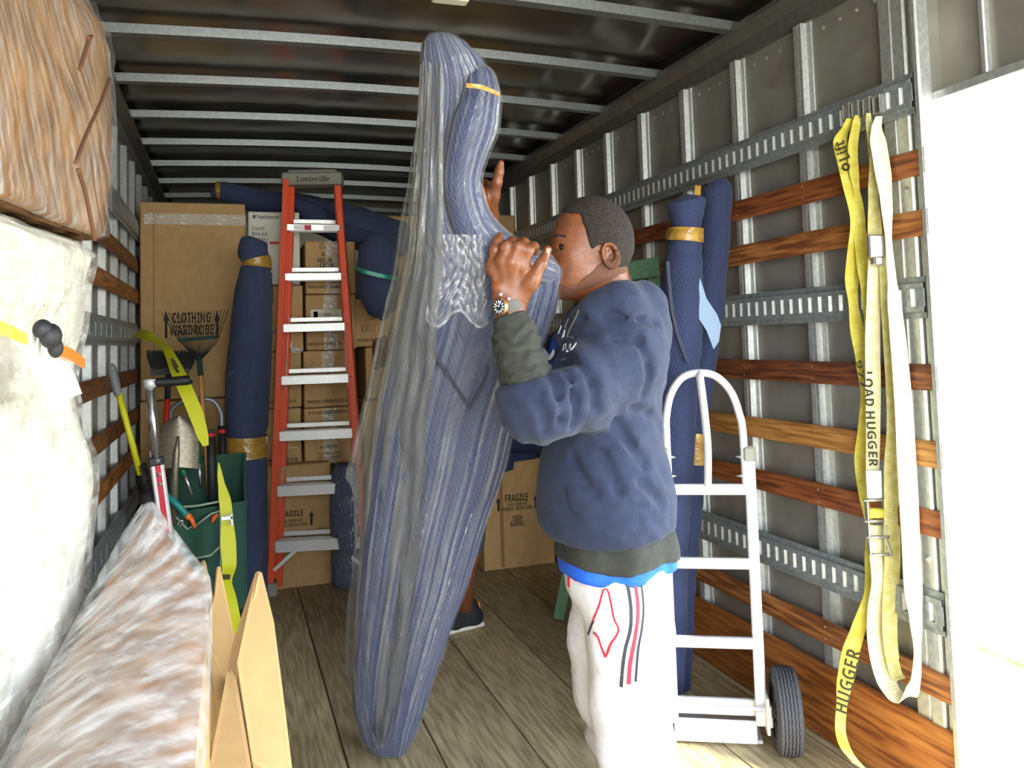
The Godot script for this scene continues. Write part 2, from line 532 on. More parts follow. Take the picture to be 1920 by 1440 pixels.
	grained("sweatpants", noise_tex(0.03, [c8(222, 222, 224), c8(230, 230, 231), c8(237, 237, 237)], [0.2, 0.5, 0.8], 135, 5), Vector3(4, 4, 4), 0.9, 0.0, fleece, 0.3)
	mat("red_cord", c8(212, 34, 56), 0.7)
	mat("stripe_dark", c8(52, 56, 62), 0.8)
	mat("stripe_red", c8(216, 58, 76), 0.8)
	mat("logo_blue", c8(28, 72, 168), 0.7)
	mat("logo_white", c8(224, 228, 232), 0.7)
	mat("logo_grey", c8(120, 116, 104), 0.7)
	mat("watch_rose", c8(196, 140, 100), 0.25, 0.8)
	mat("watch_strap", c8(84, 84, 80), 0.7)
	mat("shoe_black", c8(24, 26, 30), 0.8)
	mat("shoe_orange", c8(236, 116, 40), 0.6)
	mat("shoe_sole", c8(214, 204, 188), 0.7)
	mat("grey_shorts", c8(60, 62, 68), 0.9)
	mat("grey_shirt", c8(72, 78, 92), 0.9)
	grained("tyre", noise_tex(0.05, [c8(56, 56, 58), c8(66, 66, 68), c8(76, 76, 78)], [0.2, 0.5, 0.8], 140), Vector3(8, 8, 8), 0.85)
	mat("hub", c8(44, 44, 46), 0.6)
	# outdoors
	grained("concrete", noise_tex(0.02, [c8(176, 172, 164), c8(190, 187, 180), c8(202, 199, 192)], [0.2, 0.5, 0.8], 150, 5), Vector3(0.5, 0.5, 0.5), 0.9)
	grained("lawn", noise_tex(0.06, [c8(110, 116, 58), c8(142, 142, 82), c8(170, 166, 110)], [0.2, 0.5, 0.8], 151, 5), Vector3(0.7, 0.7, 0.7), 0.95)
	mat("lamp_lens", c8(206, 204, 176), 0.3)
# ---------- camera, sky, light ----------
func make_view() -> void:
	var d_z := Vector3((428 - PP.x) / F, (650 - PP.y) / F, 1).normalized()
	var v_x := Vector3((5525 - PP.x) / F, (497 - PP.y) / F, 1)
	v_x = (v_x - d_z * v_x.dot(d_z)).normalized()
	var d_d := d_z.cross(v_x)
	CX = v_x
	CD = d_d
	CZ = d_z
	var cam := Camera3D.new()
	cam.name = "camera"
	var right := Vector3(CX.x, -CD.x, -CZ.x)
	var down := Vector3(CX.y, -CD.y, -CZ.y)
	var fwd := Vector3(CX.z, -CD.z, -CZ.z)
	cam.transform = Transform3D(Basis(right, -down, -fwd), EYE)
	cam.near = 0.05
	cam.far = 300
	cam.keep_aspect = Camera3D.KEEP_HEIGHT
	cam.projection = Camera3D.PROJECTION_FRUSTUM
	cam.size = 0.05 * 1440.0 / F
	cam.frustum_offset = Vector2(0, -(720.0 - PP.y) / F * 0.05)
	add_child(cam)
	cam.current = true
	var env := Environment.new()
	env.background_mode = Environment.BG_SKY
	var sk := ProceduralSkyMaterial.new()
	sk.sky_top_color = Color(0.80, 0.88, 1.0)
	sk.sky_horizon_color = Color(1.0, 0.99, 0.95)
	sk.ground_bottom_color = Color(0.6, 0.58, 0.52)
	sk.ground_horizon_color = Color(0.9, 0.88, 0.8)
	sk.sky_energy_multiplier = 1.0
	sk.energy_multiplier = 1.0
	var s := Sky.new()
	s.sky_material = sk
	env.sky = s
	env.background_energy_multiplier = 16.0
	env.tonemap_mode = Environment.TONE_MAPPER_LINEAR
	env.tonemap_exposure = 1.0
	env.sdfgi_enabled = true
	env.ssao_enabled = true
	env.ssil_enabled = true
	var we := WorldEnvironment.new()
	we.name = "environment"
	we.environment = env
	add_child(we)
	var sun := DirectionalLight3D.new()
	sun.name = "sun"
	sun.light_color = Color(1.0, 0.96, 0.88)
	sun.light_energy = 6.0
	sun.light_angular_distance = 3.0
	sun.shadow_enabled = true
	sun.sky_mode = DirectionalLight3D.SKY_MODE_LIGHT_ONLY
	sun.transform = Transform3D(Basis.looking_at(Vector3(-0.55, -1.5, -0.9)), Vector3(0, 5, 0))
	add_child(sun)

const Z_BACK := -8.7
const Z_REAR := 1.3
const DOOR_Z := -1.86
const DOOR_Z2 := -0.62
const HEIGHTS := [1.873, 1.695, 1.246, 1.025, 0.827, 0.368]
const TRACKS := [2.080, 1.478, 0.575]

func profile_bar(pts: Array, a: float, b: float, axis: int) -> SurfaceTool:
	# extrude a closed profile (Vector2) along y (axis 1: Vector2 is x,z) or along z (axis 2: Vector2 is x,y); either way round
	var st := flat()
	var area := 0.0
	for i in pts.size(): area += pts[i].cross(pts[(i + 1) % pts.size()])
	var p := func(v: Vector2, t: float): return Vector3(v.x, t, v.y) if axis == 1 else Vector3(v.x, v.y, t)
	var rev: bool = (area > 0) == (axis == 2)
	var n: int = pts.size()
	for i in n:
		var q0: Vector2 = pts[i]
		var q1: Vector2 = pts[(i + 1) % n]
		if rev: quad(st, p.call(q0, b), p.call(q1, b), p.call(q1, a), p.call(q0, a))
		else: quad(st, p.call(q0, a), p.call(q1, a), p.call(q1, b), p.call(q0, b))
	var pv := PackedVector2Array(pts)
	var idx := Geometry2D.triangulate_polygon(pv)
	for i in range(0, idx.size(), 3):
		for e in 2:
			var A: Vector3 = p.call(pts[idx[i]], [a, b][e])
			var B: Vector3 = p.call(pts[idx[i + 1]], [a, b][e])
			var C: Vector3 = p.call(pts[idx[i + 2]], [a, b][e])
			var want := (Vector3.UP if axis == 1 else Vector3.BACK) * (-1.0 if e == 0 else 1.0)
			if (B - A).cross(C - A).dot(want) > 0: tri(st, A, C, B)
			else: tri(st, A, B, C)
	return st
func rivet(st: SurfaceTool, c: Vector3, n: Vector3, r := 0.004) -> void:
	var u := n.cross(Vector3(0.3, 0.9, 0.1)).normalized()
	var v := n.cross(u)
	for k in 6:
		var a := TAU * k / 6
		var b := TAU * (k + 1) / 6
		tri(st, c + (u * cos(a) + v * sin(a)) * r, c + n * r * 0.6, c + (u * cos(b) + v * sin(b)) * r)
func track_mesh(len: float) -> Mesh: # slotted cargo track, along -z from the origin, face towards -x, centred on y
	var st := flat()
	var pitch := 0.0508
	var n := int(len / pitch)
	var t := 0.016
	for s in [-1.0, 1.0]:
		box(st, Vector3(-0.003, s * 0.0525, -len / 2), Vector3(0.006, 0.017, len), 0.001)
		box(st, Vector3(-t + 0.0015, s * 0.034, -len / 2), Vector3(0.003, 0.016, len), 0.001)
		quad(st, Vector3(-0.006, s * 0.045, 0), Vector3(-0.006, s * 0.045, -len), Vector3(-t, s * 0.0415, -len), Vector3(-t, s * 0.0415, 0))
		for k in int(len / 0.1):
			rivet(st, Vector3(-0.006, s * 0.053, -0.04 - k * 0.1), Vector3.LEFT, 0.003)
	for k in n + 1:
		var w := 0.031
		var z := -k * pitch - 0.010
		box(st, Vector3(-t + 0.0015, 0, z), Vector3(0.003, 0.053, w), 0.001)
		box(st, Vector3(-t * 0.5, 0, z - w / 2 + 0.001), Vector3(t, 0.05, 0.002), 0.0)
	return done(st)
func lip_mesh(len: float) -> Mesh: # the bent steel lips inside the slots
	var st := flat()
	var pitch := 0.0508
	for k in int(len / pitch):
		var z := -k * pitch - 0.010 - 0.0155
		var zf := z - 0.0188
		for e in [[0.0, 0.001]]:
			quad(st, Vector3(-0.0155, -0.026, zf), Vector3(-0.0155, 0.026, zf), Vector3(-0.002, 0.026, zf + 0.013), Vector3(-0.002, -0.026, zf + 0.013))
			quad(st, Vector3(-0.002, -0.026, zf + 0.013), Vector3(-0.002, 0.026, zf + 0.013), Vector3(-0.002, 0.026, zf + 0.0145), Vector3(-0.002, -0.026, zf + 0.0145))
	return done(st)
func post_mesh(h: float) -> Mesh: # wall post: hat section, base at origin, rising, face towards -x, runs from far to near along +z
	var st := profile_bar([Vector2(0, 0), Vector2(-0.028, 0.018), Vector2(-0.028, 0.041), Vector2(-0.0262, 0.0415), Vector2(-0.0262, 0.0425), Vector2(-0.028, 0.043), Vector2(-0.028, 0.058), Vector2(-0.006, 0.062), Vector2(-0.006, 0.084), Vector2(0, 0.085)], 0.0, h, 1)
	for k in int(h / 0.055):
		rivet(st, Vector3(-0.028, 0.04 + k * 0.055, 0.05), Vector3.LEFT, 0.0035)
		if k % 2 == 0: rivet(st, Vector3(-0.028, 0.04 + k * 0.055, 0.034), Vector3.LEFT, 0.003)
	return done(st)
func slat_mesh(len: float, h: float, seed_: int) -> Mesh:
	var st := soft()
	st = flat()
	var nseg := 10
	var n := FastNoiseLite.new()
	n.seed = seed_
	n.frequency = 0.5
	var rings := []
	for i in nseg + 1:
		var z := -len * i / nseg
		var dy := n.get_noise_1d(z * 2.0) * 0.006
		var hh := h / 2
		rings.append([Vector3(0, -hh + dy, z), Vector3(-0.013, -hh + dy, z), Vector3(-0.019, -hh + 0.012 + dy, z), Vector3(-0.019, hh - 0.012 + dy, z), Vector3(-0.013, hh + dy, z), Vector3(0, hh + dy, z)])
	for i in nseg:
		for k in 6:
			var k2 := (k + 1) % 6
			quad(st, rings[i][k], rings[i][k2], rings[i + 1][k2], rings[i + 1][k])
	for e in [0, nseg]:
		for k in range(1, 5):
			if e == 0: tri(st, rings[e][0], rings[e][k + 1], rings[e][k])
			else: tri(st, rings[e][0], rings[e][k], rings[e][k + 1])
	return done(st)

func make_structure() -> void:
	rng.seed = 7
	# floor of long oak boards
	var fl := thing("floor", "worn grey brown oak plank floor of the moving truck", "floor", Vector3.ZERO, "", "structure")
	var st := flat()
	box(st, Vector3((XL + XR) / 2, -0.06, (Z_BACK + Z_REAR) / 2), Vector3(XR - XL + 0.1, 0.06, Z_REAR - Z_BACK), 0.0)
	obj("underlay", st, M["rail"], fl)
	var x := XL - 0.02
	var i := 0
	while x < XR:
		var w := 0.304
		st = flat()
		box(st, Vector3(0, 0, 0), Vector3(w - 0.006, 0.03, Z_REAR - Z_BACK - 0.01), 0.002)
		inst("plank", done(st), M["plank%d" % (i % 3)], fl, Transform3D(Basis.IDENTITY, Vector3(x + w / 2, -0.015 + rng.randf_range(-0.001, 0.0), (Z_BACK + Z_REAR) / 2)))
		x += w
		i += 1
	# right wall with the side door opening
	var wr := thing("wall_right", "aluminium right truck wall with posts, cargo tracks and wooden slats", "wall", Vector3(XR, 0, 0), "", "structure")
	for part in [[Z_BACK, DOOR_Z, -0.05, 2.74], [DOOR_Z2, Z_REAR, -0.05, 2.74]]:
		st = flat()
		box(st, Vector3(XR + 0.02, (part[2] + part[3]) / 2, (part[0] + part[1]) / 2), Vector3(0.04, part[3] - part[2], part[1] - part[0]), 0.0)
		obj("sheet", st, M["sheet"], wr)
	st = flat()
	box(st, Vector3(XR + 0.055, 2.405, (DOOR_Z + DOOR_Z2) / 2), Vector3(0.03, 0.67, DOOR_Z2 - DOOR_Z + 0.1), 0.002)
	obj("door_header", st, M["sheet"], wr)
	st = flat()
	box(st, Vector3(XR + 0.03, 2.06, (DOOR_Z + DOOR_Z2) / 2), Vector3(0.07, 0.03, DOOR_Z2 - DOOR_Z), 0.004)
	for k in 12: rivet(st, Vector3(XR + 0.043, 2.12, DOOR_Z + 0.08 + k * 0.1), Vector3.LEFT)
	obj("door_header_lip", st, M["zinc"], wr)
	st = flat()
	box(st, Vector3(XR + 0.035, 2.33, DOOR_Z + 0.16), Vector3(0.03, 0.5, 0.02), 0.004)
	obj("header_stiffener", st, M["zinc"], wr)
	var pm := post_mesh(2.455)
	for k in 15:
		inst("post", pm, M["zinc"], wr, Transform3D(Basis.IDENTITY, Vector3(XR + 0.0, 0.02, -2.445 - 0.4 * k)))
	# door jamb: ribbed uprights
	for d in [[DOOR_Z - 0.165, 0.055, 0.03], [DOOR_Z - 0.105, 0.05, 0.036], [DOOR_Z - 0.052, 0.03, 0.028], [DOOR_Z - 0.02, 0.025, 0.05]]:
		st = flat()
		box(st, Vector3(XR - d[2] / 2, 1.29, d[0] + d[1] / 2), Vector3(d[2], 2.58, d[1]), 0.006)
		obj("jamb_rib", st, M["zinc"], wr)
	for yb in [1.80, 0.72, 0.1]:
		st = flat()
		rivet(st, Vector3(XR - 0.036, yb, DOOR_Z - 0.082), Vector3.LEFT, 0.014)
		obj("jamb_bolt", st, M["rivet"], wr)
	var tr := track_mesh(6.72)
	var lips := lip_mesh(6.72)
	for y in TRACKS:
		var o := inst("cargo_track", tr, M["track"], wr, Transform3D(Basis.IDENTITY, Vector3(XR - 0.034, y, DOOR_Z - 0.03)))
		var lp := MeshInstance3D.new()
		lp.name = "slot_lips"
		lp.mesh = lips
		lp.material_override = M["zinc"]
		lp.set_meta("kind", "stuff")
		o.add_child(lp, true)
	for k in HEIGHTS.size():
		var kind: int = [0, 1, 2, 3, 0, 1][k]
		var o := inst("slat", slat_mesh(6.7, 0.076, 200 + k), M["slat%d" % kind], wr, Transform3D(Basis.IDENTITY, Vector3(XR - 0.028, HEIGHTS[k], DOOR_Z - 0.0)))
		var rv := flat()
		for q in 12:
			for s in [-1.0, 1.0]:
				rivet(rv, Vector3(XR - 0.047, HEIGHTS[k] + s * 0.02, -2.395 - 0.4 * q), Vector3.LEFT, 0.004)
		obj("screws", rv, M["rivet"], o)
		st = flat()
		box(st, Vector3(XR - 0.035, HEIGHTS[k], DOOR_Z + 0.004), Vector3(0.03, 0.078, 0.012), 0.004)
		obj("slat_end_cap", st, M["alu_bright"], o)
	st = flat()
	box(st, Vector3(XR - 0.032, 0.128, (Z_BACK + DOOR_Z) / 2), Vector3(0.024, 0.25, DOOR_Z - Z_BACK), 0.004)
	obj("rub_board", st, M["rub"], wr)
	# rows of rivets along the sheet's top
	st = flat()
	for k in 52:
		rivet(st, Vector3(XR - 0.001, 2.43, -2.06 - k * 0.08), Vector3.LEFT, 0.010)
	obj("rivet_row", st, M["rivet"], wr)
	# left wall
	var wl := thing("wall_left", "aluminium left truck wall with posts, cargo tracks and brown slats", "wall", Vector3(XL, 0, 0), "", "structure")
	st = flat()
	box(st, Vector3(XL - 0.02, 1.345, (Z_BACK + Z_REAR) / 2), Vector3(0.04, 2.79, Z_REAR - Z_BACK), 0.0)
	obj("sheet", st, M["sheet"], wl)
	var flip := Basis(Vector3(-1, 0, 0), Vector3(0, 1, 0), Vector3(0, 0, -1))
	for k in 17:
		inst("post", pm, M["zinc"], wl, Transform3D(flip, Vector3(XL, 0.02, -1.96 - 0.4 * k)))
	var tl := track_mesh(7.2)
	for y in TRACKS: inst("cargo_track", tl, M["track"], wl, Transform3D(flip, Vector3(XL + 0.034, y, -8.65)))
	for k in HEIGHTS.size():
		inst("slat", slat_mesh(7.2, 0.076, 230 + k), M["slat%d" % [2, 1, 2, 2, 1, 2][k]], wl, Transform3D(flip, Vector3(XL + 0.028, HEIGHTS[k], -8.65)))
	st = flat()
	box(st, Vector3(XL + 0.032, 0.128, (Z_BACK - 1.3) / 2), Vector3(0.024, 0.25, -1.3 - Z_BACK), 0.004)
	obj("rub_board", st, M["rub"], wl)
	# front bulkhead
	var wb := thing("wall_back", "dark bulkhead at the cab end of the truck box", "wall", Vector3((XL + XR) / 2, 0, Z_BACK), "", "structure")
	st = flat()
	box(st, Vector3((XL + XR) / 2, 1.3, Z_BACK - 0.02), Vector3(XR - XL + 0.1, 2.9, 0.06), 0.0)
	obj("sheet", st, M["sheet"], wb)
	# roof sheet, gently dented, on arched bows
	var ce := thing("ceiling", "shiny dented aluminium truck roof on arched steel bows", "ceiling", Vector3((XL + XR) / 2, 2.6, -2.7), "", "structure")
	var n := FastNoiseLite.new()
	n.seed = 12
	n.frequency = 1.0
	st = soft()
	var nx := 56
	var nz := 180
	var roof := func(a: int, b: int):
		var xx := XL - 0.02 + (XR - XL + 0.04) * a / nx
		var zz := Z_REAR + (Z_BACK - Z_REAR) * b / nz
		var s := (xx - XL) / (XR - XL)
		var y := 2.635 + 0.03 * sin(PI * s)
		var ph := fposmod(-zz - 2.76, 0.605) / 0.605
		var sag := sin(PI * ph)
		y += sag * (0.010 * n.get_noise_2d(xx * 3.2, zz * 0.7) + 0.006 * sin(xx * 20.0 + zz * 1.3) * smoothstep(0.8, 1.6, xx))
		return Vector3(xx, y, zz)
	for a in nx:
		for b in nz:
			quad(st, roof.call(a, b), roof.call(a, b + 1), roof.call(a + 1, b + 1), roof.call(a + 1, b))
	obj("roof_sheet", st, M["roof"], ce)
	st = flat()
	box(st, Vector3((XL + XR) / 2, 2.73, (Z_BACK + Z_REAR) / 2), Vector3(XR - XL + 0.2, 0.04, Z_REAR - Z_BACK), 0.0)
	obj("roof_skin", st, M["sheet"], ce)
	var bow := soft()
	bow = flat()
	var pr := [Vector2(-0.030, 0.035), Vector2(-0.024, 0.0), Vector2(0.024, 0.0), Vector2(0.030, 0.035)]
	var nb := 16
	for k in nb:
		var q := []
		for e in 2:
			var s := float(k + e) / nb
			var xx := lerpf(XL + 0.01, XR - 0.01, s)
			var y := 2.572 + 0.03 * sin(PI * s)
			var r := []
			for p in pr: r.append(Vector3(xx, y + p.y, p.x))
			q.append(r)
		for j in 3: quad(bow, q[0][j], q[1][j], q[1][j + 1], q[0][j + 1])
	var bm := done(bow)
	for k in 16:
		inst("roof_bow", bm, M["bow"], ce, Transform3D(Basis.IDENTITY, Vector3(0, 0, -8.205 + 0.605 * k)))
	# rails where walls meet the roof
	for s in [[XR, 1.0, "trim_1"], [XL, -1.0, "trim_2"]]:
		var tm := thing(s[2], "long metal rail between the %s wall and the roof" % ["right" if s[1] > 0 else "left"], "trim", Vector3(s[0], 2.5, -2.7), "", "structure")
		var pts := [Vector2(s[0], 2.475), Vector2(s[0] - s[1] * 0.016, 2.475), Vector2(s[0] - s[1] * 0.03, 2.53), Vector2(s[0] - s[1] * 0.075, 2.565), Vector2(s[0] - s[1] * 0.075, 2.585), Vector2(s[0], 2.60)]
		obj("rail", profile_bar(pts, Z_BACK, Z_REAR, 2), M["rail"], tm)
		if s[1] > 0:
			st = soft()
			tube(st, smooth_path([Vector3(XR - 0.05, 2.592, -6), Vector3(XR - 0.055, 2.59, -4), Vector3(XR - 0.06, 2.588, -3), Vector3(XR - 0.05, 2.592, -2.2), Vector3(XR - 0.06, 2.59, -1)]), 0.006, 6)
			obj("red_wire", st, M["broom_red"], tm)
	# outdoors
	var g := thing("ground", "pale concrete driveway beyond the side door", "driveway", Vector3(4, -0.95, -2), "", "structure")
	st = flat()
	box(st, Vector3(0, -1.0, 0), Vector3(60, 0.1, 60), 0.0)
	obj("slab", st, M["concrete"], g)
	var lw := thing("lawn", "dry grass strip beside the driveway", "lawn", Vector3(9, -0.95, -5), "", "structure")
	st = flat()
	slab(st, [Vector3(4.9, -0.935, 3), Vector3(5.1, -0.935, -4.6), Vector3(5.6, -0.935, -25), Vector3(30, -0.935, -25), Vector3(30, -0.935, 3)], Vector3.UP, 0.03)
	obj("turf", st, M["lawn"], lw)
# ---------- load at the cab end ----------
# a carton whose front face fills pixels x0..x1, y0..y1 on the plane z; y0 = top, y1 = bottom (or floor)
func carton(called: String, label: String, z: float, x0: float, y0: float, x1: float, y1: float, depth: float, m: Material, group := "", base := -1.0, turn := 0.0) -> Node3D:
	var a := WZ(x0, (y0 + y1) / 2, z)
	var b := WZ(x1, (y0 + y1) / 2, z)
	var top := WZ((x0 + x1) / 2, y0, z).y
	var bot: float = base if base >= 0.0 else WZ((x0 + x1) / 2, y1, z).y
	var t := thing(called, label, "box", Vector3((a.x + b.x) / 2, bot, z - depth / 2), group)
	t.set_meta("rect", [a.x, b.x, bot, top, z])
	var st := flat()
	box(st, Vector3((a.x + b.x) / 2, (top + bot) / 2, z - depth / 2), Vector3(b.x - a.x - 0.004, top - bot - 0.002, depth), 0.006)
	obj("body", st, m, t)
	# flap seam on the top
	st = flat()
	box(st, Vector3((a.x + b.x) / 2, top - 0.001, z - depth / 2), Vector3(b.x - a.x - 0.02, 0.001, 0.004), 0.0)
	obj("flap_seam", st, M["card_edge"], t)
	return t
func face_text(t: Node3D, s: String, x0: float, y0: float, x1: float, y1: float, m: Material, bold := true, upside := false) -> void:
	var z: float = t.get_meta("rect")[4]
	var ll := WZ(x0, y1, z)
	var lr := WZ(x1, y1, z)
	var ul := WZ(x0, y0, z)
	ll.z += 0.001
	var r := Vector3(lr.x - ll.x, 0, 0)
	var u := Vector3(0, ul.y - ll.y, 0)
	if upside: lettering(t, s, ll + r + u, -r, -u, m, false, bold)
	else: lettering(t, s, ll, r, u, m, false, bold)
func face_patch(t: Node3D, called: String, x0: float, y0: float, x1: float, y1: float, m: Material, th := 0.001) -> void:
	var z: float = t.get_meta("rect")[4]
	var a := WZ(x0, y1, z)
	var b := WZ(x1, y0, z)
	var st := flat()
	box(st, Vector3((a.x + b.x) / 2, (a.y + b.y) / 2, z + th / 2 + 0.0003), Vector3(b.x - a.x, b.y - a.y, th), 0.0)
	obj(called, st, m, t)
func face_arrow(t: Node3D, x0: float, y0: float, x1: float, y1: float, m: Material) -> void:
	var z: float = t.get_meta("rect")[4]
	var ll := WZ(x0, y1, z + 0.001)
	arrow_up(t, ll, Vector3(WZ(x1, y1, z).x - ll.x, 0, 0), Vector3(0, WZ(x0, y0, z).y - ll.y, 0), m)

func make_cartons() -> void:
	var zf := -5.16
	# wardrobe cartons at the left
	var base := carton("moving_box", "plain brown carton under the clothing wardrobe carton", zf, 262, 749, 462, 1100, 0.6, M["card1"], "", 0.0)
	var w := carton("wardrobe_box", "tall brown carton printed CLOTHING WARDROBE behind the rake", zf, 262, 380, 462, 747.5, 0.6, M["card1"])
	face_text(w, "CLOTHING", 323, 587, 395, 606, M["ink"])
	face_text(w, "WARDROBE", 318, 610, 401, 629, M["ink"])
	face_arrow(w, 306, 582, 317, 634, M["ink"])
	face_arrow(w, 402, 582, 413, 634, M["ink"])
	face_patch(w, "clear_tape", 270, 403, 461, 420, M["clear_tape"], 0.0006)
	face_patch(w, "fold_line", 288, 400, 289, 740, M["fold"], 0.0004)
	# bread machine carton
	var tm := carton("appliance_box", "white appliance carton printed Fresh Bread Bakery on the box stack", zf - 0.02, 465, 397, 563, 534, 0.12, M["white_card"])
	face_text(tm, "Toastmaster", 481, 403, 524, 410, M["navy_ink"])
	face_patch(tm, "logo_mark", 474, 403, 479, 409, M["navy_ink"])
	face_text(tm, "Fresh", 473, 424, 495, 432, M["ink"], false)
	face_text(tm, "Bread", 473, 434, 500, 442, M["ink"], false)
	face_text(tm, "Bakery", 473, 444, 503, 454, M["ink"], false)
	face_patch(tm, "red_stripe", 505, 453, 523, 458, M["red_ink"])
	var g := "brown cartons stacked behind the orange ladder"
	var b := carton("moving_box", "taped brown carton directly under the white appliance carton", zf, 466, 535, 569, 659, 0.4, M["card1"], g)
	face_patch(b, "clear_tape", 534, 640, 549, 656, M["clear_tape"])
	face_patch(b, "clear_tape", 530, 652, 568, 662, M["clear_tape"])
	b = carton("moving_box", "brown carton printed IN U.S.A. between two taped cartons", zf, 466, 660, 566, 766, 0.4, M["card0"], g)
	face_text(b, "MADE IN U.S.A.", 494, 752, 557, 757, M["ink"])
	face_patch(b, "clear_tape", 522, 664, 534, 690, M["clear_tape"])
	face_patch(b, "clear_tape", 522, 742, 530, 766, M["label_paper"])
	b = carton("moving_box", "brown carton with lettering low on its front, above the FRAGILE carton", zf, 466, 767, 566, 871, 0.4, M["card1"], g)
	face_text(b, "MADE IN U.S.A.", 500, 861, 560, 867, M["ink"])
	face_patch(b, "clear_tape", 521, 769, 534, 796, M["label_paper"])
	face_patch(b, "clear_tape", 515, 838, 557, 842, M["label_paper"])
	b = carton("moving_box", "brown carton printed HIGH CROW with crinkled tape, top of its column", zf + 0.01, 572, 452, 667, 551, 0.4, M["card1"], g)
	face_text(b, "Q", 603, 473, 610, 482, M["ink"])
	face_text(b, "HIGH", 596, 484, 622, 492, M["ink"])
	face_text(b, "CROW", 600, 493, 626, 502, M["ink"])
	face_text(b, "TAB", 598, 455, 607, 459, M["ink_soft"])
	face_text(b, "KOCH", 598, 462, 610, 467, M["ink_soft"])
	face_text(b, "PROUDLY MADE", 577, 536, 640, 541, M["ink"])
	face_patch(b, "clear_tape", 611, 452, 634, 551, M["clear_tape"])
	b = carton("moving_box", "brown carton with a pale shipping label under the HIGH CROW carton", zf + 0.01, 573, 552, 668, 656, 0.4, M["card0"], g)
	face_patch(b, "clear_tape", 608, 553, 632, 656, M["clear_tape"])
	face_patch(b, "shipping_label", 582, 580, 640, 600, M["label_paper"])
	face_patch(b, "label_mark", 588, 584, 596, 597, M["ink"])
	face_text(b, "DELIVERY", 598, 588, 622, 592, M["ink_soft"])
	face_text(b, "PROUDLY MADE IN", 578, 643, 640, 648, M["ink"])
	b = carton("moving_box", "brown carton printed PROUDLY MADE IN U.S.A. behind the ladder's middle steps", zf + 0.01, 569, 657, 667, 763, 0.4, M["card1"], g)
	face_patch(b, "clear_tape", 604, 658, 628, 700, M["clear_tape"])
	face_patch(b, "shipping_label", 583, 687, 642, 697, M["label_paper"])
	face_text(b, "PROUDLY MADE IN U.S.A.", 576, 751, 653, 757, M["ink"])
	b = carton("moving_box", "brown carton standing upside down with inverted lettering beside the FRAGILE carton", zf + 0.01, 570, 764, 667, 869, 0.4, M["card2"], g)
	face_text(b, "PROUDLY MADE IN U.S.A.", 577, 772, 653, 778, M["ink"], true, true)
	face_text(b, "QUALITY", 600, 835, 633, 841, M["ink"], true, true)
	face_text(b, "ENGINEERED GOODS", 594, 849, 640, 853, M["ink_soft"], true, true)
	face_text(b, "MADE TO LAST", 596, 857, 639, 861, M["ink_soft"], true, true)
	face_patch(b, "clear_tape", 606, 764, 630, 870, M["clear_tape"])
	b = carton("dish_box", "brown carton printed FRAGILE THIS SIDE UP on the floor behind the ladder", -5.03, 470, 872, 622, 1104, 0.42, M["card1"], "", 0.0)
	face_text(b, "FRAGILE", 520, 960, 569, 971, M["ink"])
	face_text(b, "THIS SIDE UP", 523, 976, 567, 982, M["ink"])
	face_text(b, "HANDLE WITH CARE", 512, 985, 577, 991, M["ink"])
	face_text(b, "DISH", 537, 1004, 555, 1010, M["ink"])
	face_arrow(b, 579, 958, 589, 985, M["ink"])
	# right of the ladder
	b = carton("moving_box", "brown carton printed with up arrows under the round blue bundle", zf - 0.02, 664, 560, 766, 649, 0.4, M["card1"])
	face_text(b, "CROW", 694, 592, 714, 599, M["ink"])
	face_text(b, "PROUDLY MADE", 670, 636, 712, 641, M["ink"])
	for k in 2:
		var z: float = b.get_meta("rect")[4]
		var st := flat()
		var c := WZ(683 + k * 15, 616, z + 0.002)
		var s := 0.019
		for e in [[Vector3(-s, 0, 0), Vector3(0.002, 2 * s, 0.001)], [Vector3(s, 0, 0), Vector3(0.002, 2 * s, 0.001)], [Vector3(0, s, 0), Vector3(2 * s, 0.002, 0.001)], [Vector3(0, -s, 0), Vector3(2 * s, 0.002, 0.001)]]: box(st, c + e[0], e[1], 0.0)
		obj("arrow_frame", st, M["ink_soft"], b)
		if k == 0:
			face_arrow(b, 679, 610, 682, 622, M["ink_soft"])
			face_arrow(b, 685, 610, 688, 622, M["ink_soft"])
	b = carton("moving_box", "small brown carton under the carton with up arrows", zf - 0.02, 685, 650, 766, 746, 0.4, M["card0"])
	face_text(b, "THIS SIDE UP", 688, 724, 715, 727, M["ink_soft"])
	b = carton("moving_box", "large brown carton on the floor right of the black wrapped bundle", -5.12, 684, 748, 880, 1100, 0.36, M["card1"], "", 0.0)
	b = carton("moving_box", "brown carton high on the stack beyond the folded blue pads", -5.78, 700, 405, 832, 640, 0.5, M["card1"])
	b = carton("moving_box", "brown carton high against the right wall beyond the raised hand", -5.5, 842, 402, 969, 640, 0.5, M["card0"])
	b = carton("moving_box", "brown carton under the high cartons against the right wall", -5.5, 772, 642, 969, 1000, 0.24, M["card0"], "", 0.0)
	b = carton("moving_box", "brown carton stacked under the high carton beyond the pads", -5.78, 560, 642, 755, 1000, 0.5, M["card1"], "", 0.0)
	# dish barrel carton, turned a little
	b = carton("dish_box", "large brown carton printed FRAGILE DISH BARREL by the right wall", -4.88, 905, 862, 1039, 1066, 0.46, M["card2"], "", 0.0)
	face_text(b, "FRAGILE", 947, 928, 990, 942, M["ink"])
	face_text(b, "THIS SIDE UP", 951, 944, 988, 950, M["ink"])
	face_text(b, "HANDLE WITH CARE", 941, 952, 998, 959, M["ink"])
	face_text(b, "DISH", 962, 967, 979, 977, M["ink"])
	face_text(b, "BARREL", 957, 978, 983, 988, M["ink"])
	face_arrow(b, 930, 933, 939, 959, M["ink"])
	face_arrow(b, 1000, 928, 1009, 954, M["ink"])
	face_patch(b, "fold_line", 940, 866, 941, 1064, M["fold"], 0.0004)

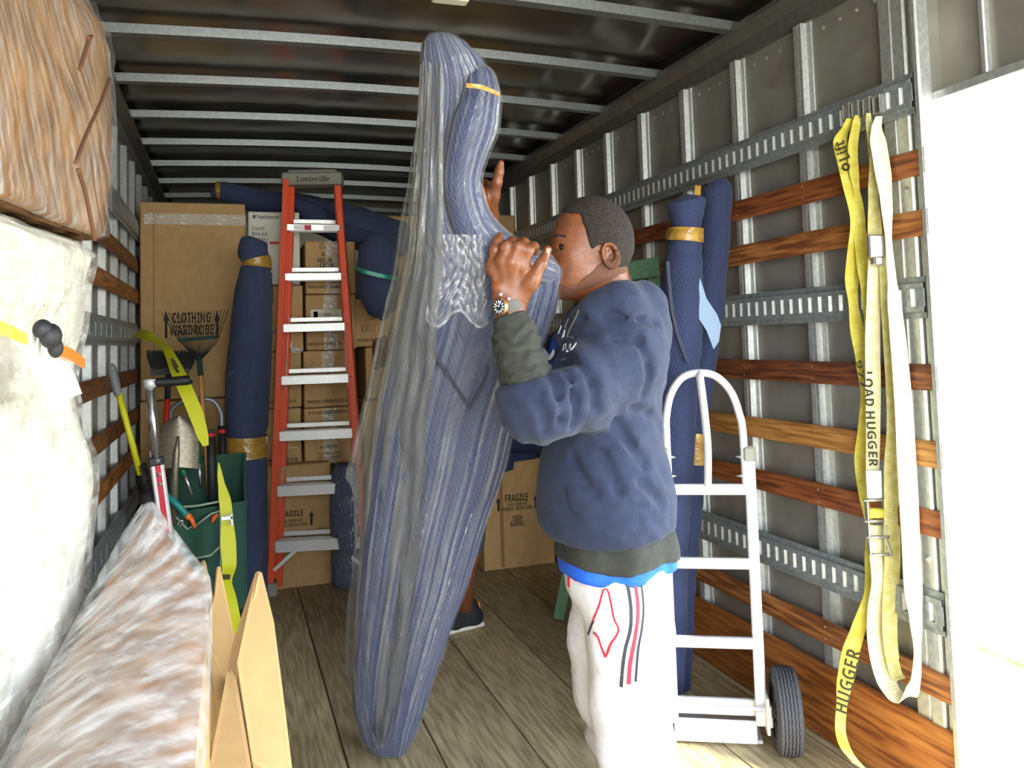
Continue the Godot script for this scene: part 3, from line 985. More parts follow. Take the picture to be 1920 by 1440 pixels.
# blanket-wrapped bundles: a lumpy loft along a path
func bundle(path: Array, radii: Array, squash: float, lump: float, seed_: int, sides := 20, up := Vector3.UP) -> SurfaceTool:
	var n := FastNoiseLite.new()
	n.seed = seed_
	n.frequency = 4.0
	var st := soft()
	var fr := frames(path, up)
	var rings := []
	for i in path.size():
		var ring := PackedVector3Array()
		for k in sides:
			var a := TAU * k / sides
			var d: Vector3 = fr[i][0] * cos(a) + fr[i][1] * sin(a) * squash
			var p: Vector3 = path[i] + d * radii[i]
			ring.append(p + d * (n.get_noise_3dv(p) * lump + n.get_noise_3dv(p * 3.0) * lump * 0.35) * minf(1.0, radii[i] / 0.05))
		rings.append(ring)
	ring_mesh(st, rings)
	return st
func band(path: Array, radii: Array, squash: float, i0: int, i1: int, lump := 0.0, sides := 20, up := Vector3.UP) -> SurfaceTool:
	var st := soft()
	var fr := frames(path, up)
	var rings := []
	for i in range(i0, i1 + 1):
		var ring := PackedVector3Array()
		for k in sides:
			var a := TAU * k / sides
			ring.append(path[i] + (fr[i][0] * cos(a) + fr[i][1] * sin(a) * squash) * (radii[i] + 0.006 + lump))
		rings.append(ring)
	ring_mesh(st, rings, true, false)
	return st

func make_bundles() -> void:
	# upright pad-wrapped roll left of the ladder
	var z := -4.72
	var px := [[478, 446, 6], [476, 452, 34], [474, 470, 38], [480, 486, 33], [481, 499, 33], [479, 515, 40], [474, 560, 47], [470, 640, 52], [464, 720, 54], [463, 790, 52], [462, 817, 47], [462, 850, 47], [463, 880, 49], [466, 960, 46], [468, 1040, 42], [470, 1098, 38]]
	var path := []
	var rad := []
	for p in px:
		path.append(WZ(p[0], p[1], z))
		rad.append(p[2] * pxm(4.5))
	path = smooth_path(path, 4)
	rad = smooth_vals(rad, 4)
	path[-1].y = 0.01
	var t := thing("wrapped_roll", "navy pad-wrapped upright roll with two tan tape bands beside the ladder", "wrapped bundle", Vector3(path[-1].x, 0, z))
	obj("pad_wrap", bundle(path, rad, 0.75, 0.012, 301), M["pad_navy"], t)
	var tb := obj("tape_band", band(path, rad, 0.75, 12, 17, 0.004), M["tan_tape"], t)
	obj("tape_band", band(path, rad, 0.75, 40, 45, 0.006), M["tan_tape"], t)
	var st := flat()
	var sp := []
	var sh := []
	for q in [[518, 618], [480, 655], [448, 690], [424, 705]]:
		sp.append(WZ(q[0], q[1], z + 0.125))
		sh.append(Vector3(0.006, 0.012, 0))
	ribbon(st, smooth_path(sp), smooth_vals(sh), 0.004)
	obj("binding_edge", st, M["binding"], t)
	# long bundle lying on top of the cartons
	px = [[398, 356, 3], [402, 358, 12], [418, 358, 17], [450, 366, 20], [500, 378, 24], [545, 388, 30], [600, 405, 36], [660, 425, 42], [710, 440, 44], [750, 452, 40], [775, 458, 8]]
	path = []
	rad = []
	for p in px:
		path.append(WZ(p[0], p[1], -5.47))
		rad.append(p[2] * pxm(5.0))
	path = smooth_path(path, 4)
	rad = smooth_vals(rad, 4)
	t = thing("wrapped_roll", "long navy pad-wrapped roll lying across the top of the cartons", "wrapped bundle", path[20])
	obj("pad_wrap", bundle(path, rad, 1.0, 0.022, 302), M["pad_navy"], t)
	obj("tape_band", band(path, rad, 1.0, 5, 7, 0.004), M["tan_tape"], t)
	st = soft()
	var fold := bundle(smooth_path([WZ(545, 372, -5.34), WZ(600, 412, -5.32), WZ(650, 440, -5.32), WZ(700, 440, -5.32)]), smooth_vals([0.03, 0.09, 0.08, 0.03]), 0.8, 0.02, 305)
	obj("pad_fold", fold, M["pad_navy"], t)
	# round bundle with the teal strap
	px = [[716, 446, 4], [712, 452, 34], [708, 475, 44], [708, 510, 50], [710, 545, 47], [716, 580, 36], [720, 596, 12], [722, 600, 3]]
	path = []
	rad = []
	for p in px:
		path.append(WZ(p[0], p[1], -4.85))
		rad.append(p[2] * pxm(4.75))
	path = smooth_path(path, 5)
	rad = smooth_vals(rad, 5)
	t = thing("wrapped_bundle", "round navy pad bundle tied with a teal strap above the arrow carton", "wrapped bundle", path[-1])
	obj("pad_wrap", bundle(path, rad, 0.8, 0.014, 303), M["pad_navy"], t)
	st = flat()
	sp = []
	sh = []
	for q in [[664, 500, -4.72], [680, 508, -4.60], [705, 515, -4.585], [730, 520, -4.60], [752, 523, -4.75]]:
		sp.append(WZ(q[0], q[1], q[2] - 0.06))
		sh.append(Vector3(0, 0.012, 0))
	ribbon(st, smooth_path(sp), smooth_vals(sh), 0.003)
	obj("teal_strap", st, M["teal_band"], t)
	# black plastic wrapped bundle on the floor
	path = []
	rad = []
	for p in [[652, 868, 4], [652, 874, 30], [652, 900, 34], [652, 980, 36], [652, 1040, 35], [652, 1085, 32], [652, 1098, 26]]:
		path.append(WZ(p[0], p[1], -4.93))
		rad.append(p[2] * pxm(4.8))
	path = smooth_path(path, 4)
	rad = smooth_vals(rad, 4)
	path[-1].y = 0.01
	t = thing("wrapped_bundle", "dark navy bundle wrapped in shiny film beside the FRAGILE carton", "wrapped bundle", Vector3(path[-1].x, 0, path[-1].z))
	obj("pad_wrap", bundle(path, rad, 0.9, 0.016, 304), M["pad_navy"], t)
	for i in rad.size(): rad[i] += 0.006
	obj("stretch_film", bundle(path, rad, 0.9, 0.02, 304), M["film_dark"], t)
	# blue pad on the dish barrel carton
	t = thing("folded_pad", "blue quilted pad bundle lying on the dish barrel carton", "moving pad", WZ(985, 860, -5.05))
	path = []
	rad = []
	for p in [[895, 822, 4], [903, 822, 30], [930, 822, 38], [985, 824, 36], [1035, 826, 34], [1058, 826, 6]]:
		path.append(WZ(p[0], p[1], -5.0))
		rad.append(p[2] * pxm(4.95))
	path = smooth_path(path, 4)
	rad = smooth_vals(rad, 4)
	obj("pad_wrap", bundle(path, rad, 0.9, 0.02, 306), M["pad"], t)
	st = flat()
	var hang := []
	for q in [[918, 850], [1004, 850], [1004, 860], [963, 866], [962, 880], [940, 887], [930, 886], [918, 890]]: hang.append(WZ(q[0], q[1], -4.862))
	slab(st, hang, Vector3.BACK, 0.012)
	obj("hanging_corner", st, M["pad_tri"], t)

func make_ladder() -> void:
	var fl := FL(507, 1118)
	var fr := FL(687, 1108)
	var tl := WZ(536, 336, -4.99)
	var tr := WZ(632, 336, -4.99)
	var across := (fr - fl).normalized()
	var t := thing("step_ladder", "orange fibreglass step ladder with aluminium steps leaning on the cartons", "ladder", (fl + fr) / 2)
	var up_l := (tl - fl).normalized()
	var back := across.cross(Vector3.UP).normalized() * -1.0
	if back.z > 0: back = -back
	var front := -back
	# side rails: C channels
	for s in 2:
		var a: Vector3 = [fl, fr][s]
		var b: Vector3 = [tl, tr][s]
		var inn: Vector3 = across * (1.0 if s == 0 else -1.0)
		var st := flat()
		bar(st, a + Vector3.UP * 0.05, b, 0.034, 0.005, front, 0.001)
		bar(st, a + Vector3.UP * 0.05 + back * 0.045 - inn * 0.015, b + back * 0.045 - inn * 0.015, 0.09, 0.005, across, 0.001)
		bar(st, a + Vector3.UP * 0.05 + back * 0.09, b + back * 0.09, 0.034, 0.005, front, 0.001)
		obj("rail", st, M["orange_rail"], t)
		st = flat()
		box(st, a + Vector3.UP * 0.035 + back * 0.04, Vector3(0.055, 0.075, 0.11), 0.006)
		obj("foot", st, M["cap_grey"], t)
		# rear rail behind
		st = flat()
		var ra := a + back * 0.115 + inn * 0.03
		var rb := b + back * 0.105 + inn * 0.02
		bar(st, ra + Vector3.UP * 0.02, rb, 0.03, 0.03, front, 0.002)
		obj("rear_rail", st, M["orange_rail"], t)
	# steps
	var ys := [432, 528, 626, 725, 829, 930, 1031]
	for k in 7:
		var yl: float = ys[k] + (0 if k < 3 else [3, 5, 7, 8][k - 3])
		var fl_t := (float(ys[k]) - 1118.0) / (336.0 - 1118.0)
		var a := fl.lerp(tl, fl_t)
		var b := fr.lerp(tr, fl_t)
		var st := flat()
		var w := (b - a)
		var h := 0.036 + 0.004 * k
		var y0 := (a.y + b.y) / 2
		a.y = y0
		b.y = y0
		bar(st, a + across * 0.017, b - across * 0.017, h, 0.004, front, 0.001)
		# tread with grooves
		for gI in 3:
			bar(st, a + across * 0.017 + Vector3.UP * (h / 2) + back * (0.014 + gI * 0.027), b - across * 0.017 + Vector3.UP * (h / 2) + back * (0.014 + gI * 0.027), 0.021, 0.005, Vector3.UP, 0.001)
		bar(st, a + across * 0.017 + back * 0.082, b - across * 0.017 + back * 0.082, h, 0.004, front, 0.001)
		obj("step", st, M["alu"], t)
		st = flat()
		for s in [[a, 1.0], [b, -1.0]]:
			for q in 2: rivet(st, s[0] + front * 0.004 + Vector3.UP * (0.012 - 0.02 * q), front, 0.006)
		obj("rivets", st, M["rivet"], t).set_meta("kind", "stuff")
		if k == 0:
			for q in [[0.06, 0.36, "paper"], [0.36, 0.48, "red_ink"], [0.70, 0.98, "paper"]]:
				var s2 := flat()
				bar(s2, a.lerp(b, q[0]) + front * 0.004, a.lerp(b, q[1]) + front * 0.004, h * 0.85, 0.001, front, 0.0)
				obj("sticker", s2, M[q[2]], t)
		# rear horizontal brace
		st = flat()
		bar(st, a + back * 0.112 + Vector3.UP * 0.05 + across * 0.03, b + back * 0.112 + Vector3.UP * 0.05 - across * 0.03, 0.026, 0.02, front, 0.002)
		obj("rear_brace", st, M["alu"], t)
	# spreader links and bottom braces
	for s in 2:
		var inn: Vector3 = across * (1.0 if s == 0 else -1.0)
		var st := flat()
		var a: Vector3 = [fl, fr][s].lerp([tl, tr][s], 0.11) + inn * 0.15
		bar(st, [fl, fr][s] + Vector3.UP * 0.14 + inn * 0.02, a, 0.02, 0.004, front, 0.001)
		obj("knee_brace", st, M["alu"], t)
		st = flat()
		bar(st, [fl, fr][s].lerp([tl, tr][s], 0.48) + inn * 0.03 + back * 0.06, [fl, fr][s].lerp([tl, tr][s], 0.66) + inn * 0.028 + back * 0.1, 0.016, 0.003, across, 0.001)
		obj("spreader", st, M["alu"], t)
	# top cap
	var st := flat()
	var c := (tl + tr) / 2
	box(st, c + back * 0.05 + Vector3.UP * 0.004, Vector3(tl.distance_to(tr) + 0.055, 0.075, 0.14), 0.01, Basis(across, Vector3.UP, -back))
	box(st, c + back * 0.075 + Vector3.UP * 0.05, Vector3(tl.distance_to(tr) - 0.01, 0.03, 0.1), 0.008, Basis(across, Vector3.UP, -back))
	var cap := obj("top_cap", st, M["cap_grey"], t)
	lettering(cap, "Louisville", c - across * 0.085 - Vector3.UP * 0.018 + front * 0.021, across * 0.19, Vector3.UP * 0.032, M["ink"], true, true)
# ---------- garden tools standing by the left wall ----------
func line(a: Array, z: float) -> Array:
	var out := []
	for q in a: out.append(WZ(q[0], q[1], z))
	return out
func make_tools() -> void:
	# green fabric tool caddy on a folding tube cart
	var zc := -4.25
	var c := thing("tool_caddy", "green fabric garden tool caddy with pale-edged pockets and grey tube handle", "tool caddy", Vector3(FL(390, 1230).x, 0, zc))
	var a := WZ(313, 930, zc)
	var b := WZ(456, 880, zc)
	var st := flat()
	# bin: front, back and sides as thick cloth panels
	var x0 := a.x
	var x1 := b.x
	var ft := WZ(390, 945, zc).y
	var bt := WZ(390, 862, zc - 0.28).y + 0.02
	slab(st, [Vector3(x0, 0.10, zc), Vector3(x1, 0.10, zc), Vector3(x1, ft, zc), Vector3(x0, ft - 0.03, zc)], Vector3.BACK, 0.008)
	obj("front_panel", st, M["green_cloth"], c)
	st = flat()
	slab(st, [Vector3(x0, 0.10, zc - 0.3), Vector3(x1 + 0.02, 0.10, zc - 0.3), Vector3(x1 + 0.02, bt, zc - 0.3), Vector3(x0, bt, zc - 0.3)], Vector3.BACK, 0.008)
	obj("back_panel", st, M["green_cloth"], c)
	for s in 2:
		var x: float = [x0, x1 + 0.005][s]
		st = flat()
		slab(st, [Vector3(x, 0.10, zc), Vector3(x, 0.10, zc - 0.3), Vector3(x, bt, zc - 0.3), Vector3(x, ft, zc)], Vector3.RIGHT, 0.008)
		obj("side_panel", st, M["green_cloth"], c)
	st = flat()
	box(st, Vector3((x0 + x1) / 2, 0.10, zc - 0.15), Vector3(x1 - x0, 0.02, 0.3), 0.003)
	obj("bottom_panel", st, M["green_cloth"], c)
	# pockets with pale piping
	for q in [[[318, 955], [352, 991], [366, 982], [392, 1052], [322, 1070]], [[366, 985], [396, 962], [411, 958], [413, 1050], [392, 1052]], [[352, 1048], [395, 1040], [412, 1024], [413, 1140], [360, 1140]]]:
		st = flat()
		var pts := []
		for p in q: pts.append(WZ(p[0], p[1], zc + 0.03))
		slab(st, pts, Vector3.BACK, 0.02)
		var pk := obj("pocket", st, M["green_cloth"], c)
		st = soft()
		tube(st, [pts[0] + Vector3.BACK * 0.012, pts[1] + Vector3.BACK * 0.014, pts[2] + Vector3.BACK * 0.012], 0.005, 6)
		obj("piping", st, M["green_trim"], pk)
	st = soft()
	tube(st, smooth_path(line([[322, 951], [345, 950], [370, 948], [413, 940]], zc + 0.012)), 0.006, 6)
	obj("rim_piping", st, M["green_trim"], c)
	st = soft()
	tube(st, line([[414, 942], [413, 1010], [412, 1100], [408, 1180]], zc + 0.02), 0.007, 6)
	obj("edge_piping", st, M["green_trim"], c)
	# tube handle at the back
	st = soft()
	var hz := zc - 0.33
	tube(st, smooth_path([WZ(322, 1000, hz), WZ(320, 800, hz), WZ(323, 768, hz), WZ(345, 752, hz), WZ(375, 748, hz), WZ(400, 752, hz), WZ(412, 770, hz), WZ(416, 800, hz), WZ(420, 1000, hz)], 5), 0.0115, 10)
	obj("tube_handle", st, M["tube_grey"], c)
	st = soft()
	tube(st, [WZ(416, 798, hz), WZ(421, 1000, hz)], 0.02, 12)
	obj("foam_grip", st, M["black"], c)
	st = soft()
	tube(st, [WZ(415.6, 805, hz), WZ(415.8, 812, hz)], 0.0212, 12)
	obj("grip_ring", st, M["red_plastic"], c)
	# lower frame, wheels
	for s in 2:
		st = soft()
		var x: float = [x0 + 0.03, x1 - 0.02][s]
		tube(st, [Vector3(x, 0.1, zc + 0.05), Vector3(x, 0.1, zc - 0.33)], 0.01, 8)
		obj("frame_tube", st, M["tube_grey"], c)
		st = soft()
		tube(st, [Vector3(x - 0.02, 0.075, zc + 0.0), Vector3(x + 0.02, 0.075, zc + 0.0)], 0.075, 20, true, 1.0)
		obj("wheel", st, M["hub"], c)
	# wire rake
	var zr := -4.40
	var r := thing("leaf_rake", "fan rake with dark wire tines and wooden handle before the wardrobe carton", "rake", Vector3(WZ(392, 960, zr).x, 0.1, zr))
	st = soft()
	tube(st, [WZ(376, 700, zr), WZ(391, 928, zr)], 0.011, 8)
	obj("handle", st, M["handle_wood"], r)
	st = soft()
	tube(st, [WZ(374, 676, zr), WZ(376.3, 704, zr)], 0.013, 8)
	tube(st, [WZ(373.4, 668, zr), WZ(374.2, 680, zr)], [0.006, 0.012], 8)
	obj("socket", st, M["green_dark"], r)
	st = soft()
	for k in 21:
		var u := (k - 10) / 10.0
		var mid := WZ(369 + u * 38, 637 + 4 * u, zr + 0.02)
		var tip := WZ(366 + u * 61, 586 - 3 * u, zr + 0.03)
		tube(st, [WZ(373 + u * 3, 676, zr), mid, tip, tip + Vector3(0, 0.004, 0.05)], [0.002, 0.002, 0.0016, 0.001], 4)
	obj("tines", st, M["bristle"], r)
	r.get_node("tines").set_meta("kind", "stuff")
	st = flat()
	bar(st, WZ(333, 638, zr + 0.022), WZ(405, 632, zr + 0.022), 0.018, 0.012, Vector3.BACK)
	obj("tine_bar", st, M["green_dark"], r)
	# push broom
	var zb := -4.5
	var br := thing("broom", "black-bristled broom with a red handle standing beside the rake", "broom", Vector3(WZ(312, 960, zb).x, 0.1, zb))
	st = soft()
	tube(st, [WZ(314, 745, zb), WZ(306, 930, zb)], 0.0125, 10)
	obj("handle", st, M["broom_red"], br)
	st = soft()
	tube(st, [WZ(316, 700, zb), WZ(314, 748, zb)], 0.014, 10)
	obj("collar", st, M["black"], br)
	st = flat()
	var bl := flat()
	slab(bl, line([[284, 704], [352, 700], [360, 688], [282, 690]], zb), Vector3.BACK, 0.05)
	obj("block", bl, M["black"], br)
	st = flat()
	rng.seed = 91
	for k in 420:
		var u := rng.randf()
		var v := rng.randf_range(-0.03, 0.03)
		var p0 := WZ(lerpf(284, 358, u), 692, zb + v)
		var flare := (u - 0.5) * 2.0
		var p1 := WZ(lerpf(274, 370, u) + rng.randf_range(-3, 3), rng.randf_range(656, 664), zb + v * 1.6)
		if rng.randf() < 0.06: p1 = WZ(lerpf(250, 395, u), rng.randf_range(672, 700), zb + v)
		var w := Vector3(0.0022, 0, 0)
		quad(st, p0 - w, p1 - w * 0.5, p1 + w * 0.5, p0 + w)
		quad(st, p0 - Vector3(0, 0, 0.0022), p1, p1 + Vector3(0, 0, 0.001), p0 + Vector3(0, 0, 0.0022))
	var brs := obj("bristles", st, M["bristle"], br)
	brs.set_meta("kind", "stuff")
	st = flat()
	slab(st, line([[284, 694], [360, 690], [366, 664], [276, 668]], zb), Vector3.BACK, 0.04)
	obj("bristle_core", st, M["bristle"], br)
	# shovel
	var zs := -4.18
	var sh := thing("shovel", "square-mouth steel shovel blade turned up among the tools", "shovel", Vector3(WZ(345, 950, zs).x, 0.1, zs))
	st = soft()
	var outline := [[300, 868, 0], [299, 840, 1], [301, 810, 1], [308, 790, 1], [322, 778, 1], [337, 776, 1], [352, 783, 1], [364, 800, 1], [370, 830, 1], [371, 868, 0]]
	var cen := WZ(336, 830, zs)
	var rows := 16
	var rings := []
	for j in rows + 1:
		var row := PackedVector3Array()
		for i in 9:
			var u := i / 8.0 * 2.0 - 1.0
			var v := float(j) / rows
			var yy := lerpf(876, 776, v)
			var hw := 36.0 * sqrt(maxf(0.0, 1.0 - pow(maxf(0.0, (v - 0.55) / 0.45), 2.2))) + 0.5
			var ctr := 335.0 + 2.0 * v
			row.append(WZ(ctr + u * hw, yy + absf(u) * 3, zs + 0.03 * (1.0 - u * u) - 0.02 * v))
		rings.append(row)
	for j in rows:
		for i in 8:
			quad(st, rings[j][i], rings[j + 1][i], rings[j + 1][i + 1], rings[j][i + 1])
			var back := Vector3(0, 0, -0.004)
			quad(st, rings[j][i + 1] + back, rings[j + 1][i + 1] + back, rings[j + 1][i] + back, rings[j][i] + back)
	obj("blade", st, M["shovel"], sh)
	st = soft()
	tube(st, [WZ(334, 818, zs + 0.03), WZ(331, 850, zs + 0.032), WZ(327, 900, zs + 0.02), WZ(325, 1000, zs - 0.06)], [0.006, 0.015, 0.017, 0.017], 10)
	obj("socket", st, M["shovel"], sh)
	# long-handled loppers: yellow arm with grey grip
	var zl := -4.0
	var lo := thing("loppers", "yellow-handled loppers with a long grey grip leaning on the left wall", "loppers", WZ(275, 960, zl))
	st = soft()
	tube(st, [WZ(223, 738, zl), WZ(263, 890, zl)], 0.0135, 10)
	obj("handle", st, M["yellow_handle"], lo)
	st = soft()
	tube(st, smooth_path([WZ(207, 681, zl), WZ(210, 692, zl), WZ(214, 712, zl), WZ(222, 742, zl)]), smooth_vals([0.008, 0.019, 0.021, 0.016]), 12)
	obj("grip", st, M["grey_plastic"], lo)
	st = soft()
	for k in 12: tube(st, [WZ(264 + k * 0.9, 872 + k * 4.2, zl - 0.01), WZ(264.6 + k * 0.9, 874.5 + k * 4.2, zl - 0.01)], 0.026, 10)
	tube(st, [WZ(264, 870, zl - 0.01), WZ(276, 930, zl - 0.01)], 0.02, 10)
	obj("ribbed_sleeve", st, M["black"], lo)
	st = soft()
	tube(st, [WZ(274, 922, zl), WZ(281, 975, zl)], 0.033, 12)
	obj("socket", st, M["dark_plastic"], lo)
	# luggage cart handle
	var zk := -3.75
	var lc := thing("luggage_cart", "folding luggage cart with chrome pole, black T grip and red strip", "luggage cart", Vector3(WZ(313, 990, zk).x, 0, zk))
	st = soft()
	tube(st, [WZ(281, 722, zk), WZ(293, 862, zk)], 0.0195, 14)
	obj("pole", st, M["chrome"], lc)
	st = soft()
	tube(st, smooth_path([WZ(284, 717, zk), WZ(300, 717, zk), WZ(350, 713, zk), WZ(357, 712, zk)]), smooth_vals([0.018, 0.019, 0.02, 0.014]), 12)
	obj("grip", st, M["black"], lc)
	st = soft()
	tube(st, [WZ(281, 711, zk), WZ(282, 726, zk)], 0.026, 14)
	obj("end_fitting", st, M["alu_bright"], lc)
	st = flat()
	bar(st, WZ(294, 866, zk), WZ(312, 1000, zk), 0.052, 0.03, Vector3.BACK, 0.006)
	bar(st, WZ(312, 1000, zk), Vector3(WZ(332, 1140, zk).x, 0.02, zk), 0.052, 0.03, Vector3.BACK, 0.006)
	obj("lower_tube", st, M["alu_bright"], lc)
	st = flat()
	bar(st, WZ(295.5, 873, zk + 0.016), WZ(312.4, 1000, zk + 0.016), 0.022, 0.002, Vector3.BACK, 0.0)
	obj("red_strip", st, M["red_plastic"], lc)
	st = flat()
	bar(st, WZ(292, 856, zk), WZ(294.4, 873, zk), 0.058, 0.04, Vector3.BACK, 0.006)
	obj("collar", st, M["dark_plastic"], lc)
	st = flat()
	for q in [[295, 864], [298, 890], [300, 908]]: rivet(st, WZ(q[0], q[1], zk + 0.02), Vector3.BACK, 0.009)
	obj("rivets", st, M["rivet"], lc).set_meta("kind", "stuff")
	st = soft()
	tube(st, [WZ(283, 846, zk), WZ(287, 900, zk)], 0.006, 6)
	obj("release_rod", st, M["alu"], lc)
	# small hand tools in the caddy
	var ht := thing("hand_trowel", "green-handled tool with a chrome ferrule in the caddy", "garden tool", WZ(375, 930, -4.3))
	st = soft()
	tube(st, [WZ(369, 815, -4.33), WZ(373, 868, -4.33)], 0.014, 10)
	obj("handle", st, M["green_tube"], ht)
	st = soft()
	tube(st, [WZ(373, 866, -4.33), WZ(377, 915, -4.33)], [0.012, 0.008], 10)
	obj("ferrule", st, M["chrome"], ht)
	ht = thing("hand_fork", "chrome-shafted tool with dark green grip leaning in the caddy", "garden tool", WZ(357, 925, -4.24))
	st = soft()
	tube(st, [WZ(341, 878, -4.24), WZ(345, 890, -4.24)], 0.016, 10)
	obj("grip", st, M["green_tube"], ht)
	st = soft()
	tube(st, [WZ(345, 886, -4.24), WZ(360, 928, -4.24)], 0.009, 10)
	obj("shaft", st, M["chrome"], ht)
	ht = thing("hand_saw", "black foam-handled tool with a red ring in the caddy", "garden tool", WZ(400, 930, -4.28))
	st = soft()
	tube(st, [WZ(396, 818, -4.28), WZ(398, 960, -4.28)], 0.021, 12)
	obj("foam_grip", st, M["black"], ht)
	st = soft()
	tube(st, [WZ(395.5, 812, -4.28), WZ(396, 832, -4.28)], 0.018, 12)
	obj("ring", st, M["red_plastic"], ht)
	st = soft()
	tube(st, [WZ(394.6, 806, -4.28), WZ(395.4, 813, -4.28)], 0.017, 12)
	obj("end_cap", st, M["dark_plastic"], ht)
	ht = thing("pruning_shears", "teal-gripped shears with orange jaws poking from the caddy pocket", "shears", WZ(350, 970, -4.16))
	st = soft()
	tube(st, [WZ(311, 924, -4.2), WZ(320, 934, -4.18), WZ(350, 966, -4.15)], [0.013, 0.017, 0.015], 10)
	obj("grip", st, M["teal"], ht)
	st = soft()
	tube(st, [WZ(350, 966, -4.15), WZ(356, 970, -4.15)], 0.016, 10)
	obj("collar", st, M["strap_orange"], ht)
	st = soft()
	tube(st, [WZ(357, 969, -4.15), WZ(361, 978, -4.15), WZ(366, 990, -4.16)], [0.012, 0.011, 0.007], 8)
	obj("jaw", st, M["orange_tool"], ht)
	ht = thing("garden_clip", "orange clip showing over the caddy pocket's edge", "clip", WZ(402, 975, -4.18))
	st = soft()
	tube(st, [WZ(397, 979, -4.19), WZ(402, 970, -4.19), WZ(409, 964, -4.19)], [0.006, 0.012, 0.005], 8)
	obj("body", st, M["orange_tool"], ht)
	ht = thing("wire_tool", "bright bent wire tool in the caddy's lower pocket", "garden tool", WZ(338, 985, -4.17))
	st = soft()
	tube(st, smooth_path(line([[333, 985], [336, 978], [342, 976], [342, 982], [336, 988]], -4.17)), 0.004, 6)
	obj("wire", st, M["chrome"], ht)
	# lime strap from the left wall's track down over the tools
	var sp := thing("cargo_strap", "lime yellow cargo strap running from the left wall's track over the tools", "strap", WZ(425, 1150, -4.1))
	var q := [[257, 625, -4.85, 8, 1.0], [275, 629, -4.7, 9, 1.0], [292, 638, -4.6, 6, 0.8], [308, 650, -4.45, 5, 0.5], [318, 664, -4.35, 8, 0.35], [332, 695, -4.2, 11, 0.2], [346, 726, -4.1, 12, 0.15], [366, 772, -4.05, 12, 0.15], [378, 810, -4.02, 10, 0.15], [386, 836, -4.0, 5, 0.2]]
	strap_px(sp, q, M["strap_lime"])
	q = [[410, 868, -4.1, 1, 0.2], [414, 900, -4.08, 5, 0.1], [422, 940, -4.05, 10, 0.05], [426, 975, -4.03, 10, 0.0], [428, 1020, -4.02, 13, 0.0], [430, 1060, -4.0, 12, 0.0], [426, 1090, -3.95, 8, -0.2], [432, 1120, -3.9, 10, -0.15], [440, 1160, -3.85, 10, -0.1], [446, 1190, -3.8, 9, -0.1]]
	strap_px(sp, q, M["strap_lime"])
	st = flat()
	bar(st, WZ(414, 972, -4.0), WZ(437, 970, -4.0), 0.02, 0.012, Vector3.BACK, 0.003)
	bar(st, WZ(434, 962, -4.0), WZ(435, 986, -4.0), 0.012, 0.012, Vector3.BACK, 0.003)
	obj("buckle", st, M["alu_bright"], sp)
	# print on the strap
	st = flat()
	for e in [[322, 672, 330, 692], [325, 676, 333, 690], [331, 692, 339, 708]]:
		bar(st, WZ(e[0], e[1], -4.2 + 0.01), WZ(e[2], e[3], -4.17), 0.012, 0.001, Vector3.BACK, 0.0)
	bar(st, WZ(412, 1082, -3.93), WZ(432, 1082, -3.93), 0.022, 0.001, Vector3.BACK, 0.0)
	obj("print_mark", st, M["print_dark"], sp)
func strap_px(parent: Node, q: Array, m: Material) -> MeshInstance3D: # rows: px, py, z, half width px, slope of the width line
	var p := []
	var h := []
	for e in q:
		p.append(WZ(e[0], e[1], e[2]))
		var d := -ray(e[0], e[1]).z
		h.append(Vector3(1, e[4], 0).normalized() * e[3] * (-e[2]) / F)
	var st := flat()
	ribbon(st, smooth_path(p, 5), smooth_vals(h, 5), 0.003)
	return obj("webbing", st, m, parent)
# ---------- wrapped furniture and cartons along the left wall ----------
func lumpy(p: Vector3, n: FastNoiseLite, k: float) -> float:
	return n.get_noise_3dv(p * 2.2) * k + n.get_noise_3dv(p * 6.0) * k * 0.4
# upright block: plan outline per level. levels: [y, x of far right corner, z far]
func wrapped_block(levels: Array, z_near: float, lump: float, seed_: int, grow := 0.0) -> SurfaceTool:
	var n := FastNoiseLite.new()
	n.seed = seed_
	n.frequency = 1.0
	var st := soft()
	var rings := []
	var lv := levels
	for l in lv:
		var x1: float = l[1] + grow
		var zf: float = l[2] - grow
		var x0 := XL + 0.06
		var pts := []
		var plan := [Vector2(x0, zf), Vector2(x1 - 0.07, zf), Vector2(x1 - 0.02, zf + 0.02), Vector2(x1, zf + 0.08), Vector2(x1 - 0.045, zf + 0.4), Vector2(x1 - 0.10, zf + 0.8), Vector2(x1 - 0.14, z_near - 0.05), Vector2(x1 - 0.17, z_near), Vector2(x0, z_near)]
		var ring := PackedVector3Array()
		for i in plan.size():
			var a: Vector2 = plan[i]
			var b: Vector2 = plan[(i + 1) % plan.size()]
			var m: int = [3, 1, 1, 5, 5, 5, 1, 3, 5][i]
			for k in m:
				var q := a.lerp(b, float(k) / m)
				var p := Vector3(q.x, l[0], q.y)
				var d := lumpy(p, n, lump)
				if i >= 1 and i <= 6: p.x += d
				ring.append(p)
		rings.append(ring)
	ring_mesh(st, rings)
	return st
func fine_levels(l: Array, per := 5) -> Array:
	var out := []
	for i in l.size() - 1:
		for k in per:
			var t := float(k) / per
			out.append([lerpf(l[i][0], l[i + 1][0], t), lerpf(l[i][1], l[i + 1][1], smoothstep(0, 1, t)), lerpf(l[i][2], l[i + 1][2], t)])
	out.append(l[-1])
	return out
